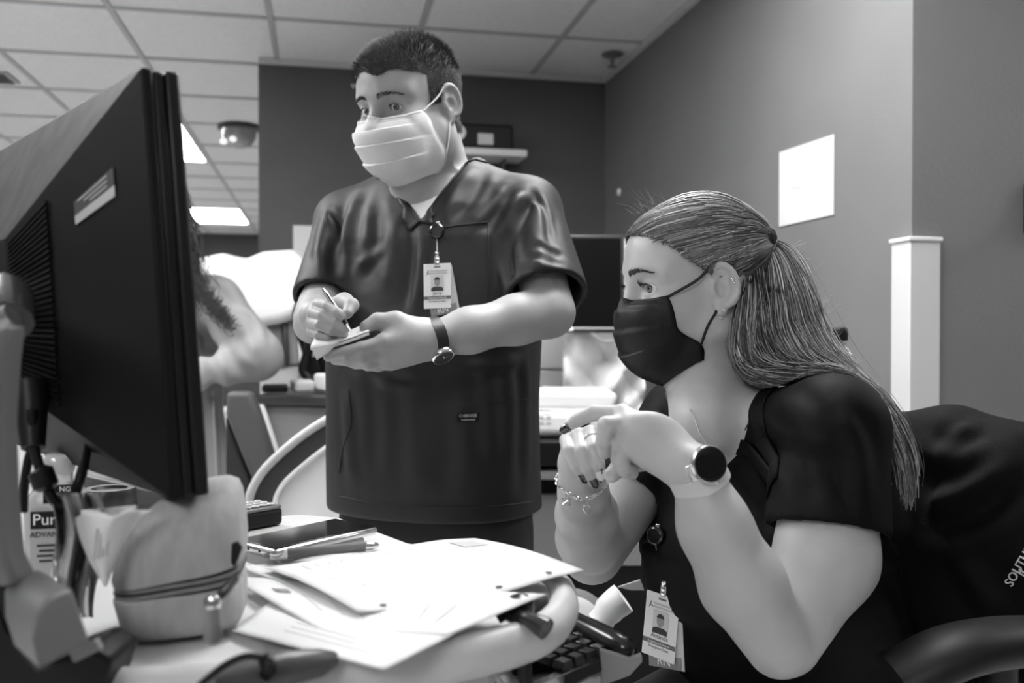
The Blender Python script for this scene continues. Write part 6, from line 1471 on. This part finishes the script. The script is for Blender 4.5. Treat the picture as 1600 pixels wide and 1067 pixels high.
GP_ += [cap(GPt(0, -.01, 1.34), gS, .062, .070, k=.04), cap(gS, gE, .070, .075, k=.04), cap(gE, gE+(gW-gE)*.95, .072, .045, k=.02), cap(GPt(0, -.01, 1.34), gS2, .06, .065, k=.04), cap(gS2, gS2+gf*.1-UP*.28, .065, .06, k=.04)]
Vg, Fg = sculpt(GP_, [(go+np.array([-.5, -.5, .46]), go+np.array([.5, .5, 1.45]), .008)]); Vg = smooth_mesh(Vg, Fg, 2); bg = bvh_of(Vg, Fg)
Vg = folds(Vg, Fg, bg, [([(320, 450), (345, 490), (370, 540)], .012, .02), ([(335, 440), (370, 480), (400, 530)], -.010, .018), ([(360, 470), (385, 510), (405, 560)], .012, .02), ([(345, 540), (370, 570), (400, 590)], -.010, .018), ([(318, 500), (330, 560), (340, 640)], -.014, .02), ([(330, 620), (335, 700), (338, 790)], .010, .02), ([(350, 640), (356, 720), (360, 790)], -.008, .016), ([(375, 480), (400, 500), (415, 540)], .010, .014)])
gw = body('gown', Vg, Fg, m_gown, gp); bg = bvh_of(Vg, Fg)
for pts in ([(352, 688), (356, 740), (360, 800)], [(352, 690), (364, 688), (376, 684)], [(332, 610), (336, 700), (340, 800)]): seam('seam', bg, pts, .003, mat('gown_seam', .35, .8), gw)
for q in (-1, 1): MB().box(GPt(q*.10, .05, .045), (.045, .13, .045), RG).build('shoe', m_blk, gp, bevel=.03, seg=3)
ps = []
for i in range(420):
    a = random.uniform(-1, 1); b0 = LG(.07*a, -.09+.05*abs(a), random.uniform(-.02, .10)); tgt = Wn(270+random.gauss(20, 22)*.9, 440+random.gauss(10, 26), 2.74+random.uniform(0, .06))
    tgt = GPt(.02, -.17, 1.30)*.45+tgt*.55 if random.random() < .5 else tgt
    ph0 = random.uniform(0, 6); rr2 = random.uniform(.006, .014); fq = random.uniform(16, 24); u1 = np.array([random.gauss(0, .010) for _ in range(3)]); row = []
    for t in np.linspace(0, 1, 26):
        p = b0*(1-t)+tgt*t+(-gf)*.05*math.sin(math.pi*t)+u1; row.append(p+(RIGHT*math.cos(ph0+fq*t)+UP*math.sin(ph0+fq*t)*.6)*rr2*min(1, t*3))
    ps.append(row)
ps2 = []
for i in range(120):
    t0 = random.random(); p0 = Wn(290+50*t0+random.gauss(0, 5), 425+60*t0+random.gauss(0, 5), 2.72); ph0 = random.uniform(0, 6); ps2.append([p0+RIGHT*(.05*t)+UP*(-.055*t)+(RIGHT*math.cos(ph0+14*t)+UP*math.sin(ph0+14*t))*.009 for t in np.linspace(0, 1, 26)])
strands('hair', ps+ps2, .0016, .0009, mat('hair_dark_curly', .03, .4), gp)
Vlg = local(np.array([v.co for v in gp.children[0].data.vertices]), hg, RHg, .98)
MB().lathe([(.001, .128), (.04, .122), (.075, .09), (.088, .04), (.085, -.02), (.07, -.07)], LG(0, -.02, 0), RHg, n=24).build('hair_cap', mat('hair_dark_curly', .03, .4), gp)
